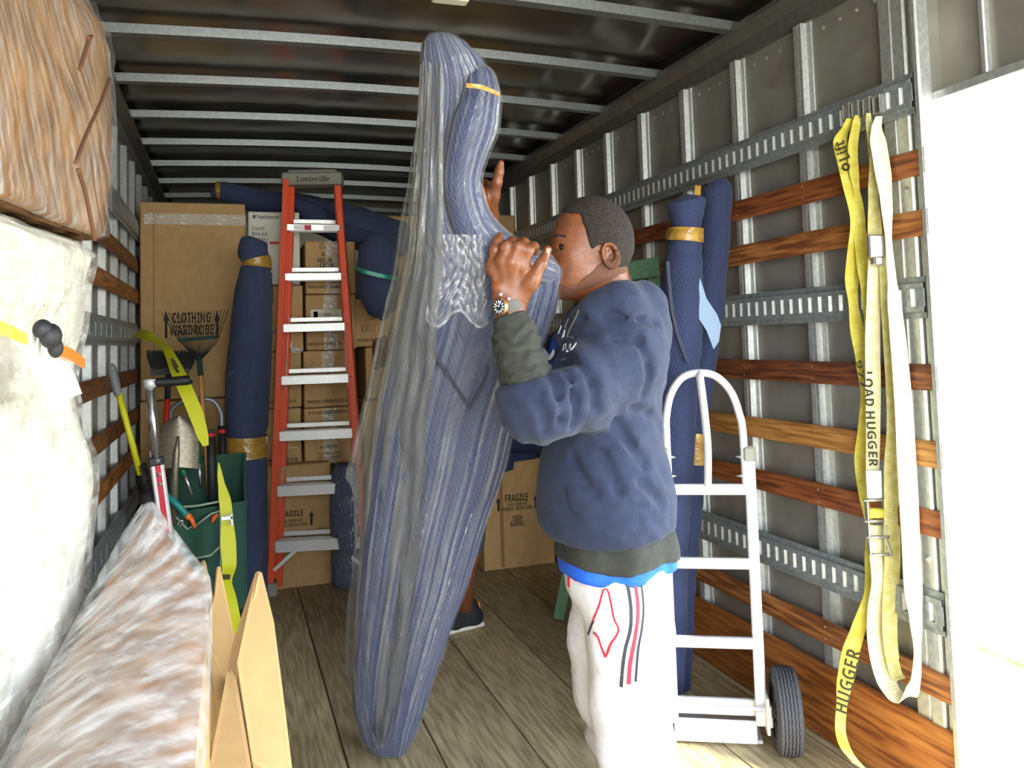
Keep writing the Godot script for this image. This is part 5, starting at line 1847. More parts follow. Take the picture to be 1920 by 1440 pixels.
# ---------- the long pad-wrapped piece that two people are tilting up ----------
var item_prof := []
func item_depth(py: float) -> float: # its foot rests on the floor, it leans towards the camera
	if py > 500.0: return lerpf(2.10, 2.84, clampf((py - 500.0) / 910.0, 0.0, 1.0))
	return lerpf(1.95, 2.10, clampf((py - 70.0) / 430.0, 0.0, 1.0))
func make_item() -> void:
	var rows := [[68, 814, 842, 0.02], [76, 800, 862, 0.05], [95, 792, 885, 0.07], [125, 789, 912, 0.085], [170, 788, 936, 0.09], [230, 788, 932, 0.09], [300, 787, 905, 0.09], [350, 786, 897, 0.09], [400, 784, 912, 0.095], [440, 781, 938, 0.10], [466, 779, 985, 0.10], [486, 775, 1035, 0.10], [505, 771, 1054, 0.105], [530, 765, 1054, 0.11], [560, 757, 1048, 0.115], [620, 744, 1030, 0.12], [700, 724, 1000, 0.125], [790, 707, 969, 0.13], [870, 695, 950, 0.13], [1000, 681, 905, 0.13], [1080, 674, 882, 0.125], [1190, 665, 842, 0.115], [1300, 664, 806, 0.10], [1365, 675, 784, 0.085], [1398, 698, 768, 0.06], [1408, 718, 752, 0.03]]
	var base := P(735, 1410, 2.84)
	var t := thing("wrapped_sofa", "long upright sofa wrapped in blue quilted pads and clear film, held by two people", "wrapped furniture", Vector3(base.x, 0, base.z))
	obj("pad_wrap", loft_px(rows, 0.0, 0.010, 601), M["pad"], t)
	# film drawn tight over the pads
	var fr := []
	for r in rows: fr.append([r[0], r[1] - 2.0, r[2] + 3.0, r[3] + 0.012])
	obj("stretch_film", loft_px(fr, 0.0, 0.010, 601), M["film_streak"], t)
	# rolled arm running down the front
	var path := []
	var rad := []
	for q in [[893, 128, 14, 0.06], [900, 150, 30, 0.07], [900, 190, 36, 0.09], [890, 235, 42, 0.10], [876, 285, 38, 0.10], [868, 330, 34, 0.10], [872, 375, 34, 0.10], [890, 425, 36, 0.10], [925, 465, 38, 0.09], [970, 492, 34, 0.08], [1015, 505, 30, 0.07], [1040, 512, 14, 0.06]]:
		path.append(P(q[0], q[1], item_depth(q[1]) - q[3]))
		rad.append(q[2] * pxm(item_depth(q[1])))
	path = smooth_path(path, 5)
	rad = smooth_vals(rad, 5)
	obj("rolled_arm", bundle(path, rad, 0.8, 0.006, 603, 20, Vector3(0, 0, 1)), M["pad"], t)
	var rad2 := []
	for r in rad: rad2.append(r + 0.006)
	obj("arm_film", bundle(path, rad2, 0.8, 0.006, 603, 20, Vector3(0, 0, 1)), M["film_streak"], t)
	var st := flat()
	# tan tape line near the top
	var tp := []
	var th := []
	for q in [[874, 160], [900, 163], [920, 170], [937, 178]]:
		tp.append(P(q[0], q[1], item_depth(q[1]) - 0.165))
		th.append(Vector3(0, 0.005, 0))
	ribbon(st, smooth_path(tp), smooth_vals(th), 0.002)
	obj("tape_strip", st, M["tan_tape"], t)
	# binding seams crossing the pad
	for q in [[[808, 655], [830, 690], [855, 725], [880, 765]], [[880, 765], [905, 720], [915, 690]]]:
		var sp := []
		for e in q: sp.append(P(e[0], e[1], item_depth(e[1]) - 0.15))
		st = soft()
		tube(st, smooth_path(sp), 0.004, 6)
		obj("pad_seam", st, M["binding"], t)
	# edges of the film, gathered into bright cords
	for q in [[[800, 960, 0.15], [770, 1110, 0.15], [745, 1220, 0.14], [720, 1310, 0.13], [703, 1375, 0.10]], [[885, 960, 0.14], [840, 1100, 0.14], [800, 1240, 0.13], [765, 1340, 0.11], [740, 1400, 0.08]]]:
		var sp := []
		for e in q: sp.append(P(e[0], e[1], item_depth(e[1]) - e[2]))
		st = soft()
		tube(st, smooth_path(sp), 0.0025, 6)
		obj("film_cord", st, M["film_crumple"], t)
	# crumpled film hanging below the hand
	var n := FastNoiseLite.new()
	n.seed = 610
	n.frequency = 12.0
	st = soft()
	var rings := []
	for j in 13:
		var v := j / 12.0
		var row := PackedVector3Array()
		for i in 15:
			var u := i / 14.0
			var x0 := lerpf(818, 812, v) + 14.0 * sin(v * 5.0)
			var x1 := lerpf(905, 915, v)
			var yb := lerpf(440, 598 + 16.0 * sin(u * 9.0), v)
			var p := P(lerpf(x0, x1, u), yb, item_depth(yb) - 0.17)
			p += (EYE - p).normalized() * n.get_noise_3dv(p) * 0.03
			row.append(p)
		rings.append(row)
	for j in 12:
		for i in 14:
			quv(st, [rings[j][i], rings[j + 1][i], rings[j + 1][i + 1], rings[j][i + 1]], [Vector2(i / 14.0, j / 12.0) * 0.3, Vector2(i / 14.0, (j + 1) / 12.0) * 0.3, Vector2((i + 1) / 14.0, (j + 1) / 12.0) * 0.3, Vector2((i + 1) / 14.0, j / 12.0) * 0.3])
	obj("film_scrap", st, M["film_crumple"], t)
	st = soft()
	var hem := []
	for i in 15: hem.append(rings[12][i])
	tube(st, smooth_path(hem, 3), 0.004, 6)
	obj("film_hem", st, M["film_crumple"], t)
	# loose film sheet stretched from the top down the far side
	film_sheet(t, [[80, 790, 800], [200, 783, 800], [300, 770, 800], [400, 752, 800], [480, 738, 800], [560, 722, 800], [640, 704, 790], [720, 688, 780], [800, 668, 770], [860, 655, 760], [895, 650, 755], [925, 662, 750], [1000, 668, 745], [1080, 660, 740], [1160, 652, 735], [1240, 650, 730], [1310, 662, 730], [1360, 682, 735]], -0.05, 620)
	film_sheet(t, [[120, 788, 830], [260, 779, 830], [400, 766, 830], [500, 752, 830], [600, 730, 820], [700, 712, 815], [800, 694, 800], [900, 684, 800], [1000, 676, 790], [1100, 668, 780], [1200, 660, 770], [1300, 664, 756], [1350, 676, 742], [1388, 696, 728], [1402, 706, 722]], -0.2, 621)
func loft_px(rows: Array, back: float, lump: float, seed_: int) -> SurfaceTool:
	var n := FastNoiseLite.new()
	n.seed = seed_
	n.frequency = 5.0
	var ctr := []
	var hw := []
	var th := []
	for r in rows:
		var d := item_depth(r[0])
		ctr.append(P((r[1] + r[2]) / 2.0, r[0], d))
		hw.append((r[2] - r[1]) / 2.0 * d / F)
		th.append(r[3])
	ctr = smooth_path(ctr, 3)
	hw = smooth_vals(hw, 3)
	th = smooth_vals(th, 3)
	var fwd := Vector3(CX.z, -CD.z, -CZ.z)
	var right := camright()
	var rings := []
	for i in ctr.size():
		var ring := PackedVector3Array()
		var sides := 40
		for k in sides:
			var a := TAU * k / sides
			var cx := signf(cos(a)) * pow(absf(cos(a)), 0.75)
			var sy := signf(sin(a)) * pow(absf(sin(a)), 0.75)
			var p: Vector3 = ctr[i] + right * cx * hw[i] + fwd * (sy * th[i] + back)
			var k2 := n.get_noise_3dv(p) * lump + n.get_noise_3dv(p * 2.6) * lump * 0.5
			ring.append(p - fwd * k2 * -signf(sin(a)) * absf(sin(a)))
		rings.append(ring)
	for ring in rings:
		for k in ring.size(): ring[k].y = maxf(ring[k].y, 0.002)
	var st := soft()
	ring_mesh(st, rings)
	return st
func film_sheet(t: Node, rows: Array, off: float, seed_: int) -> void:
	var n := FastNoiseLite.new()
	n.seed = seed_
	n.frequency = 3.0
	var fwd := Vector3(CX.z, -CD.z, -CZ.z)
	var a := []
	var b := []
	for r in rows:
		a.append(P(r[1], r[0], item_depth(r[0]) + off * 0.3))
		b.append(P(r[2], r[0], item_depth(r[0]) + off))
	a = smooth_path(a, 3)
	b = smooth_path(b, 3)
	var st := soft()
	var cols := 16
	var v := 0.0
	var prev := []
	for i in a.size():
		var row := []
		for k in cols + 1:
			var u := float(k) / cols
			var p: Vector3 = a[i].lerp(b[i], u)
			p += fwd * (0.02 * sin(u * 26.0 + i * 0.12) * (1.0 - u * 0.5) + 0.03 * n.get_noise_2d(u * 2.0, i * 0.05))
			p.y = maxf(p.y, 0.005)
			row.append(p)
		if i > 0:
			var dv: float = a[i].distance_to(a[i - 1])
			for k in cols:
				var w := 0.3
				quv(st, [prev[k], row[k], row[k + 1], prev[k + 1]], [Vector2(w * k / cols, v), Vector2(w * k / cols, v + dv), Vector2(w * (k + 1) / cols, v + dv), Vector2(w * (k + 1) / cols, v)])
			v += dv
		prev = row
	obj("film_sheet", st, M["film_sheet"], t)
# ---------- smooth bodies: distances to bones, joined and meshed as surface nets ----------
class Field:
	var o: Vector3
	var nx: int
	var ny: int
	var nz: int
	var h: float
	var k: float
	var s: PackedFloat32Array
	func _init(lo: Vector3, hi: Vector3, cell: float, sharp: float) -> void:
		o = lo
		h = cell
		k = sharp
		nx = int((hi.x - lo.x) / cell) + 2
		ny = int((hi.y - lo.y) / cell) + 2
		nz = int((hi.z - lo.z) / cell) + 2
		s.resize(nx * ny * nz)
	func span(lo: Vector3, hi: Vector3) -> Array:
		var a := (lo - o) / h
		var b := (hi - o) / h
		return [maxi(0, int(floor(a.x))), maxi(0, int(floor(a.y))), maxi(0, int(floor(a.z))), mini(nx - 1, int(ceil(b.x))), mini(ny - 1, int(ceil(b.y))), mini(nz - 1, int(ceil(b.z)))]
	func cap(a: Vector3, b: Vector3, ra: float, rb: float) -> void:
		var m := maxf(ra, rb) + 5.0 / k
		var mm := Vector3(m, m, m)
		var r := span(Vector3(minf(a.x, b.x), minf(a.y, b.y), minf(a.z, b.z)) - mm, Vector3(maxf(a.x, b.x), maxf(a.y, b.y), maxf(a.z, b.z)) + mm)
		var ab := b - a
		var il := 1.0 / maxf(ab.length_squared(), 1e-9)
		for z in range(r[2], r[5] + 1):
			for y in range(r[1], r[4] + 1):
				var row := (z * ny + y) * nx
				for x in range(r[0], r[3] + 1):
					var p := o + Vector3(x, y, z) * h
					var ap := p - a
					var t := clampf(ap.dot(ab) * il, 0.0, 1.0)
					var d := (ap - ab * t).length() - (ra + (rb - ra) * t)
					s[row + x] += exp(-k * d)
	func ell(c: Vector3, rad: Vector3, b := Basis.IDENTITY) -> void:
		var m := maxf(rad.x, maxf(rad.y, rad.z)) + 5.0 / k
		var r := span(c - Vector3(m, m, m), c + Vector3(m, m, m))
		var bt := b.transposed()
		for z in range(r[2], r[5] + 1):
			for y in range(r[1], r[4] + 1):
				var row := (z * ny + y) * nx
				for x in range(r[0], r[3] + 1):
					var q := bt * (o + Vector3(x, y, z) * h - c)
					var k0 := (q / rad).length()
					var k1 := (q / (rad * rad)).length()
					var d := k0 * (k0 - 1.0) / maxf(k1, 1e-6)
					if d < 5.0 / k: s[row + x] += exp(-k * d)
	func solve() -> void:
		for i in s.size():
			s[i] = -log(s[i]) / k if s[i] > 1e-30 else 1.0
	func carve(f: Callable, reach := 0.05) -> void: # f(point, distance) -> new distance, near the surface only
		for z in nz:
			for y in ny:
				var row := (z * ny + y) * nx
				for x in nx:
					if s[row + x] < reach: s[row + x] = f.call(o + Vector3(x, y, z) * h, s[row + x])
	func at(p: Vector3) -> float:
		var q := (p - o) / h
		var x := int(floor(q.x))
		var y := int(floor(q.y))
		var z := int(floor(q.z))
		if x < 0 or y < 0 or z < 0 or x >= nx - 1 or y >= ny - 1 or z >= nz - 1: return 1.0
		var fx := q.x - x
		var fy := q.y - y
		var fz := q.z - z
		var i := (z * ny + y) * nx + x
		var j := i + nx * ny
		return lerpf(lerpf(lerpf(s[i], s[i + 1], fx), lerpf(s[i + nx], s[i + nx + 1], fx), fy), lerpf(lerpf(s[j], s[j + 1], fx), lerpf(s[j + nx], s[j + nx + 1], fx), fy), fz)
	func grad(p: Vector3) -> Vector3:
		var e := h
		return Vector3(at(p + Vector3(e, 0, 0)) - at(p - Vector3(e, 0, 0)), at(p + Vector3(0, e, 0)) - at(p - Vector3(0, e, 0)), at(p + Vector3(0, 0, e)) - at(p - Vector3(0, 0, e))).normalized()
	func hit(from: Vector3, dir: Vector3, t0: float, t1: float) -> Vector3:
		var t := t0
		var d := dir.normalized()
		while t < t1:
			var v := at(from + d * t)
			if v < 0.0:
				var a := t - h
				var b := t
				for i in 8:
					var m := (a + b) / 2
					if at(from + d * m) < 0.0: b = m
					else: a = m
				return from + d * b
			t += h * 0.5
		return Vector3.INF
	func net(st: SurfaceTool, base: int) -> int:
		var id := PackedInt32Array()
		id.resize(s.size())
		id.fill(-1)
		var n := base
		var sx := 1
		var sy := nx
		var sz := nx * ny
		for z in nz - 1:
			for y in ny - 1:
				var row := (z * ny + y) * nx
				for x in nx - 1:
					var i := row + x
					var a := s[i]
					var b := s[i + 1]
					var c := s[i + sy]
					var d := s[i + sy + 1]
					var e := s[i + sz]
					var f := s[i + sz + 1]
					var g := s[i + sz + sy]
					var hh := s[i + sz + sy + 1]
					var cnt := int(a < 0) + int(b < 0) + int(c < 0) + int(d < 0) + int(e < 0) + int(f < 0) + int(g < 0) + int(hh < 0)
					if cnt == 0 or cnt == 8: continue
					var sum := Vector3.ZERO
					var m := 0
					if (a < 0) != (b < 0): sum += Vector3(a / (a - b), 0, 0); m += 1
					if (c < 0) != (d < 0): sum += Vector3(c / (c - d), 1, 0); m += 1
					if (e < 0) != (f < 0): sum += Vector3(e / (e - f), 0, 1); m += 1
					if (g < 0) != (hh < 0): sum += Vector3(g / (g - hh), 1, 1); m += 1
					if (a < 0) != (c < 0): sum += Vector3(0, a / (a - c), 0); m += 1
					if (b < 0) != (d < 0): sum += Vector3(1, b / (b - d), 0); m += 1
					if (e < 0) != (g < 0): sum += Vector3(0, e / (e - g), 1); m += 1
					if (f < 0) != (hh < 0): sum += Vector3(1, f / (f - hh), 1); m += 1
					if (a < 0) != (e < 0): sum += Vector3(0, 0, a / (a - e)); m += 1
					if (b < 0) != (f < 0): sum += Vector3(1, 0, b / (b - f)); m += 1
					if (c < 0) != (g < 0): sum += Vector3(0, 1, c / (c - g)); m += 1
					if (d < 0) != (hh < 0): sum += Vector3(1, 1, d / (d - hh)); m += 1
					st.add_vertex(o + (Vector3(x, y, z) + sum / m) * h)
					id[i] = n
					n += 1
		for z in range(1, nz - 1):
			for y in range(1, ny - 1):
				var row := (z * ny + y) * nx
				for x in range(1, nx - 1):
					var i := row + x
					var a := s[i] < 0
					if a != (s[i + sx] < 0): face(st, id[i - sy - sz], id[i - sz], id[i], id[i - sy], a)
					if a != (s[i + sy] < 0): face(st, id[i - sz - sx], id[i - sx], id[i], id[i - sz], a)
					if a != (s[i + sz] < 0): face(st, id[i - sx - sy], id[i - sy], id[i], id[i - sx], a)
		return n
	func face(st: SurfaceTool, a: int, b: int, c: int, d: int, solid: bool) -> void:
		if a < 0 or b < 0 or c < 0 or d < 0: return
		var q := [a, d, c, a, c, b] if solid else [a, b, c, a, c, d]
		for i in q: st.add_index(i)
func nets(fields: Array) -> SurfaceTool:
	var st := SurfaceTool.new()
	st.begin(Mesh.PRIMITIVE_TRIANGLES)
	st.set_smooth_group(0)
	var n := 0
	for f in fields: n = f.net(st, n)
	return st
func bounds(pts: Array, m: float) -> Array:
	var lo: Vector3 = pts[0]
	var hi: Vector3 = pts[0]
	for p in pts:
		lo = Vector3(minf(lo.x, p.x), minf(lo.y, p.y), minf(lo.z, p.z))
		hi = Vector3(maxf(hi.x, p.x), maxf(hi.y, p.y), maxf(hi.z, p.z))
	return [lo - Vector3(m, m, m), hi + Vector3(m, m, m)]
func chain(f: Field, pts: Array, rad: Array) -> void:
	for i in pts.size() - 1: f.cap(pts[i], pts[i + 1], rad[i], rad[i + 1])
# strip laid on a field's surface along pixels; half widths in pixels
func strip_on(f: Field, q: Array, parent: Node, called: String, m: Material, th := 0.002) -> void:
	var pts := []
	var half := []
	for e in q:
		var p := f.hit(EYE, ray(e[0], e[1]), 1.2, 4.0)
		if p == Vector3.INF: continue
		pts.append(p + f.grad(p) * th)
		half.append(e[2])
	if pts.size() < 2: return
	var hv := []
	for i in pts.size():
		var t: Vector3 = (pts[mini(i + 1, pts.size() - 1)] - pts[maxi(i - 1, 0)]).normalized()
		var n := f.grad(pts[i])
		hv.append(t.cross(n).normalized() * half[i] * (pts[i] - EYE).length() * 0.95 / F)
	var st := flat()
	ribbon(st, smooth_path(pts, 4), smooth_vals(hv, 4), th)
	obj(called, st, m, parent)
func patch_on(f: Field, q: Array, parent: Node, called: String, m: Material, off := 0.002) -> void:
	var pts := []
	var p2 := PackedVector2Array()
	for e in q:
		var p := f.hit(EYE, ray(e[0], e[1]), 1.95, 4.0)
		if p == Vector3.INF: continue
		pts.append(p + f.grad(p) * off)
		p2.append(Vector2(e[0], e[1]))
	if pts.size() < 3: return
	var st := flat()
	var idx := Geometry2D.triangulate_polygon(p2)
	for i in range(0, idx.size(), 3):
		var a: Vector3 = pts[idx[i]]
		var b: Vector3 = pts[idx[i + 1]]
		var d: Vector3 = pts[idx[i + 2]]
		if (b - a).cross(d - a).dot(EYE - a) > 0: tri(st, a, d, b)
		else: tri(st, a, b, d)
	obj(called, st, m, parent)
func pixel_of(p: Vector3) -> Vector2:
	var v := p - EYE
	var d := Vector3(v.x * CX.x - v.y * CD.x - v.z * CZ.x, v.x * CX.y - v.y * CD.y - v.z * CZ.y, v.x * CX.z - v.y * CD.z - v.z * CZ.z)
	return PP + Vector2(d.x, d.y) * F / d.z
func make_man() -> void:
	var R := camright()
	var U := Vector3(-CX.y, CD.y, CZ.y)
	var N := -Vector3(CX.z, -CD.z, -CZ.z) # towards the camera
	var foot := Vector3(P(1205, 1640, 2.1).x, 0, P(1205, 1640, 2.1).z)
	var t := thing("person", "man in navy hoodie and white sweatpants gripping the wrapped sofa", "person", foot)
	# ---- joints
	var sh_l := P(1168, 662, 2.02)
	var el_l := P(1004, 766, 1.90)
	var wr_l := P(955, 580, 1.91)
	var sh_r := P(1120, 650, 2.32)
	var el_r := P(985, 700, 2.42)
	var wr_r := P(930, 600, 2.36)
	var neck := P(1128, 590, 2.14)
	var chest := P(1140, 690, 2.16)
	var belly := P(1135, 880, 2.14)
	var hip_l := P(1172, 1075, 2.04)
	var kn_l := P(1182, 1320, 2.05)
	var an_l := P(1205, 1585, 2.10)
	var hip_r := P(1135, 1075, 2.24)
	var kn_r := P(1128, 1290, 2.26)
	var an_r := P(1175, 1500, 2.44)
	an_l.y = 0.10
	an_r.y = 0.10
	# ---- head
	var fw := (-R * 0.98 + N * 0.12).normalized()
	var up := (U * 0.99 + fw * -0.05).normalized()
	var sd := fw.cross(up).normalized()
	if sd.dot(N) < 0: sd = -sd
	var HB := Basis(fw, up, sd)
	var hd := 2.12
	var c0 := P(1110, 446, hd)
	var px := func(x: float, y: float, s: float) -> Vector3: return P(x, y, hd) + sd * s
	var head := Field.new(c0 - Vector3(0.17, 0.28, 0.17), c0 + Vector3(0.17, 0.14, 0.17), 0.0042, 110.0)
	head.ell(px.call(1112, 440, 0), Vector3(0.094, 0.092, 0.074), HB)
	head.ell(px.call(1092, 470, 0), Vector3(0.075, 0.095, 0.066), HB)
	head.ell(px.call(1078, 500, 0), Vector3(0.062, 0.072, 0.058), HB)
	head.ell(px.call(1074, 530, 0), Vector3(0.05, 0.034, 0.05), HB)
	head.ell(px.call(1100, 520, 0), Vector3(0.05, 0.036, 0.056), HB)
	head.ell(px.call(1054, 545, 0), Vector3(0.022, 0.020, 0.024), HB)
	head.ell(px.call(1046, 450, 0), Vector3(0.016, 0.014, 0.05), HB) # brow
	head.cap(px.call(1046, 462, 0), px.call(1030, 492, 0), 0.010, 0.014)
	head.ell(px.call(1032, 494, 0.010), Vector3(0.012, 0.009, 0.010), HB)
	head.ell(px.call(1032, 494, -0.010), Vector3(0.012, 0.009, 0.010), HB)
	head.ell(px.call(1044, 516, 0), Vector3(0.016, 0.009, 0.024), HB)
	head.ell(px.call(1046, 526, 0), Vector3(0.016, 0.009, 0.022), HB)
	for s in [-1.0, 1.0]:
		head.ell(px.call(1066, 482, 0.045 * s), Vector3(0.024, 0.018, 0.018), HB) # cheekbone
	head.cap(px.call(1118, 520, 0), P(1142, 612, 2.15), 0.057, 0.066)
	head.cap(px.call(1140, 500, 0), P(1160, 600, 2.15), 0.045, 0.055)
	head.solve()
	var eye_c: Array = [px.call(1051, 464, 0.046), px.call(1051, 464, -0.046)]
	var earc: Vector3 = px.call(1130, 481, 0.074)
	var tilt := Basis(sd, 0.25) * HB
	head.carve(func(p: Vector3, d: float) -> float:
		for e in eye_c:
			d = maxf(d, 0.0135 - (p - e).length())
		# ear: rim, lobe, hollow
		var q: Vector3 = tilt.transposed() * (p - earc)
		var rr := Vector2(q.x / 0.021, q.y / 0.034).length()
		var shell := maxf((rr - 1.0) * 0.022, absf(q.z - 0.006 + q.x * 0.35) - 0.0075)
		var bowl := maxf((Vector2((q.x - 0.001) / 0.0125, (q.y - 0.004) / 0.021).length() - 1.0) * 0.012, -(q.z - 0.004))
		shell = maxf(shell, -bowl)
		return minf(d, shell), 0.09)
	# ---- hand on the sofa
	var hw := [P(957, 590, 1.92), P(955, 560, 1.92)]
	var kn := [P(924, 500, 1.915), P(942, 490, 1.90), P(960, 492, 1.895), P(979, 500, 1.905)]
	var hb := bounds([P(900, 620, 1.92), P(1040, 430, 1.90), P(960, 500, 2.06), P(940, 430, 1.95)], 0.03)
	var hand := Field.new(hb[0], hb[1], 0.0030, 260.0)
	chain(hand, [P(958, 640, 1.925), hw[0], hw[1]], [0.030, 0.028, 0.027])
	hand.cap(P(944, 590, 1.92), P(938, 540, 1.915), 0.020, 0.020)
	hand.cap(P(968, 590, 1.925), P(975, 545, 1.92), 0.021, 0.020)
	for i in 4: hand.cap(P(944 + i * 9, 552, 1.92), kn[i], 0.0175, 0.0145)
	hand.cap(kn[0], kn[3], 0.013, 0.014)
	for q in kn: hand.ell(q + N * 0.004, Vector3(0.0125, 0.0125, 0.0125))
	chain(hand, [kn[0], P(927, 468, 1.915), P(933, 452, 1.925), P(937, 441, 1.935)], [0.0125, 0.0105, 0.0095, 0.0078])
	chain(hand, [kn[1], P(949, 462, 1.895), P(960, 453, 1.94), P(966, 460, 1.985)], [0.0135, 0.0118, 0.0105, 0.009])
	chain(hand, [kn[2], P(971, 464, 1.89), P(982, 455, 1.94), P(988, 462, 1.99)], [0.0138, 0.012, 0.0108, 0.009])
	chain(hand, [kn[3], P(990, 470, 1.895), P(1001, 463, 1.94), P(1005, 472, 1.985)], [0.0135, 0.0118, 0.0105, 0.009])
	chain(hand, [P(978, 555, 1.92), P(1000, 522, 1.90), P(1015, 495, 1.905), P(1027, 468, 1.925)], [0.019, 0.0155, 0.0125, 0.0095])
	hand.ell(P(995, 530, 1.905), Vector3(0.018, 0.020, 0.018))
	hand.solve()
	# ---- rest of the body under the clothes
	var all := [sh_l, el_l, wr_l, sh_r, el_r, wr_r, neck, chest, belly, hip_l, kn_l, an_l, hip_r, kn_r, an_r, P(1130, 1690, 2.1)]
	var bb := bounds(all, 0.2)
	bb[0].y = 0.0
	var body := Field.new(bb[0], bb[1], 0.018, 75.0)
	chain(body, [sh_l, el_l, wr_l], [0.048, 0.036, 0.024])
	chain(body, [sh_r, el_r, wr_r, P(900, 560, 2.34)], [0.055, 0.042, 0.028, 0.03])
	chain(body, [neck, chest, belly, (hip_l + hip_r) / 2], [0.055, 0.12, 0.11, 0.11])
	chain(body, [hip_l, kn_l, an_l], [0.085, 0.055, 0.04])
	chain(body, [hip_r, kn_r, an_r], [0.085, 0.055, 0.04])
	body.cap(an_l, an_l - R * 0.18 - Vector3(0, 0.055, 0), 0.04, 0.035)
	body.cap(an_r, an_r - R * 0.18 - Vector3(0, 0.055, 0), 0.04, 0.035)
	body.solve()
	obj("body", nets([body, head, hand]), M["skin"], t)
	# eye, brow, lip details
	for e in eye_c:
		var out: Vector3 = sd * (1.0 if e == eye_c[0] else -1.0)
		var st := soft()
		ball(st, e - fw * 0.004 - out * 0.002, Vector3(0.012, 0.012, 0.012))
		obj("eyelid", st, M["skin"], t)
		st = soft()
		ball(st, e - fw * 0.0025 - up * 0.002 - out * 0.002, Vector3(0.0114, 0.0075, 0.0114))
		obj("eye", st, M["eye_white"], t)
		st = soft()
		ball(st, e + fw * 0.0055 - up * 0.002 + out * 0.001, Vector3(0.0045, 0.0055, 0.0045))
		obj("iris", st, M["black"], t)
		st = soft()
		tube(st, smooth_path([e + fw * 0.009 - out * 0.006 + up * 0.001, e + fw * 0.0085 + out * 0.003 + up * 0.003, e + fw * 0.001 + out * 0.0105 - up * 0.001]), 0.0011, 5)
		obj("lashes", st, M["black"], t)
	for s in [-1.0, 1.0]:
		var st := soft()
		tube(st, smooth_path([px.call(1037, 449, 0.020 * s), px.call(1038, 445, 0.042 * s), px.call(1053, 446, 0.062 * s)]), smooth_vals([0.005, 0.006, 0.003]), 6)
		obj("eyebrow", st, M["hair"], t)
	# nails
	var st := soft()
	ball(st, P(1027, 471, 1.912), Vector3(0.005, 0.008, 0.004))
	obj("thumb_nail", st, M["nail"], t)
	# ---- hair and beard shells
	var hair := Field.new(c0 - Vector3(0.14, 0.16, 0.14), c0 + Vector3(0.14, 0.14, 0.14), 0.0045, 110.0)
	hair.ell(px.call(1113, 439, 0), Vector3(0.099, 0.097, 0.079), HB)
	hair.ell(px.call(1120, 460, 0), Vector3(0.09, 0.09, 0.078), HB)
	hair.solve()
	var half := func(p: Vector3, a: Array, b: Array) -> float: # distance from the profile line a-b, positive on its lower left side
		var q := pixel_of(p)
		var d := Vector2(b[0] - a[0], b[1] - a[1]).normalized()
		return d.cross(q - Vector2(a[0], a[1])) * pxm(hd)
	var hn := FastNoiseLite.new()
	hn.frequency = 60.0
	hair.carve(func(p: Vector3, d: float) -> float:
		var jag := hn.get_noise_3dv(p * 0.7) * 0.004
		var front: float = minf(half.call(p, [1040, 396], [1090, 402]), half.call(p, [1088, 400], [1110, 470])) + jag
		var low: float = half.call(p, [1104, 466], [1180, 556]) + jag
		var ear := 0.034 - (pixel_of(p) - Vector2(1131, 483)).length() * pxm(hd) if (p - earc).dot(sd) > -0.03 else -1.0
		return maxf(maxf(d + hn.get_noise_3dv(p) * 0.0014, front), maxf(low, ear)), 0.05)
	obj("hair", nets([hair]), M["hair"], t)
	var beard := Field.new(c0 - Vector3(0.17, 0.28, 0.17), c0 + Vector3(0.17, 0.14, 0.17), 0.0042, 110.0)
	beard.s = head.s.duplicate()
	beard.carve(func(p: Vector3, d: float) -> float:
		var jag := hn.get_noise_3dv(p * 0.7) * 0.005
		var a: float = half.call(p, [1040, 530], [1078, 536]) + jag
		var b: float = half.call(p, [1078, 536], [1120, 498]) + jag
		var under: float = half.call(p, [1040, 566], [1130, 530]) + jag
		return maxf(maxf(d - 0.0012 + hn.get_noise_3dv(p) * 0.001, minf(-a, -b)), under), 0.05)
	obj("beard", nets([beard]), M["beard"], t)
	# ---- hoodie
	var nz := FastNoiseLite.new()
	nz.seed = 8
	nz.frequency = 1.0
	nz.fractal_octaves = 3
	var hbx := bounds([sh_l, sh_r, el_l, el_r, P(1010, 1020, 2.1), P(1280, 1000, 2.1), P(1250, 560, 2.1), P(1000, 700, 2.2)], 0.16)
	var hood := Field.new(hbx[0], hbx[1], 0.0095, 60.0)
	var TB := Basis(fw, U, sd)
	hood.ell(P(1136, 690, 2.17), Vector3(0.148, 0.17, 0.20), TB)
	hood.ell(P(1150, 640, 2.17), Vector3(0.11, 0.09, 0.19), TB)
	hood.ell(P(1130, 800, 2.16), Vector3(0.145, 0.14, 0.185), TB)
	hood.ell(P(1132, 905, 2.14), Vector3(0.172, 0.15, 0.195), TB)
	hood.ell(P(1138, 965, 2.13), Vector3(0.170, 0.10, 0.19), TB)
	chain(hood, [P(1175, 668, 2.05), P(1085, 730, 1.96), el_l, P(992, 742, 1.905), P(985, 712, 1.91)], [0.092, 0.086, 0.072, 0.060, 0.057])
	chain(hood, [sh_r, el_r, wr_r], [0.09, 0.075, 0.05])
	# hood lying on the back, collar round the neck
	chain(hood, [P(1088, 606, 2.08), P(1120, 585, 2.03), P(1165, 566, 2.03), P(1203, 570, 2.10), P(1205, 572, 2.20), P(1165, 562, 2.27), P(1110, 590, 2.24), P(1088, 606, 2.16)], [0.026, 0.034, 0.042, 0.046, 0.046, 0.042, 0.032, 0.026])
	chain(hood, [P(1206, 595, 2.10), P(1212, 620, 2.15), P(1206, 595, 2.20)], [0.04, 0.045, 0.04])
	hood.solve()
	var hem0 := P(1020, 1003, 2.1)
	var hem1 := P(1255, 985, 2.1)
	var cuff0 := P(985, 712, 1.905)
	var cuffn := (P(965, 640, 1.91) - cuff0).normalized()
	var elb := el_l
	var fold_a := PackedVector3Array()
	var fold_d := PackedVector3Array()
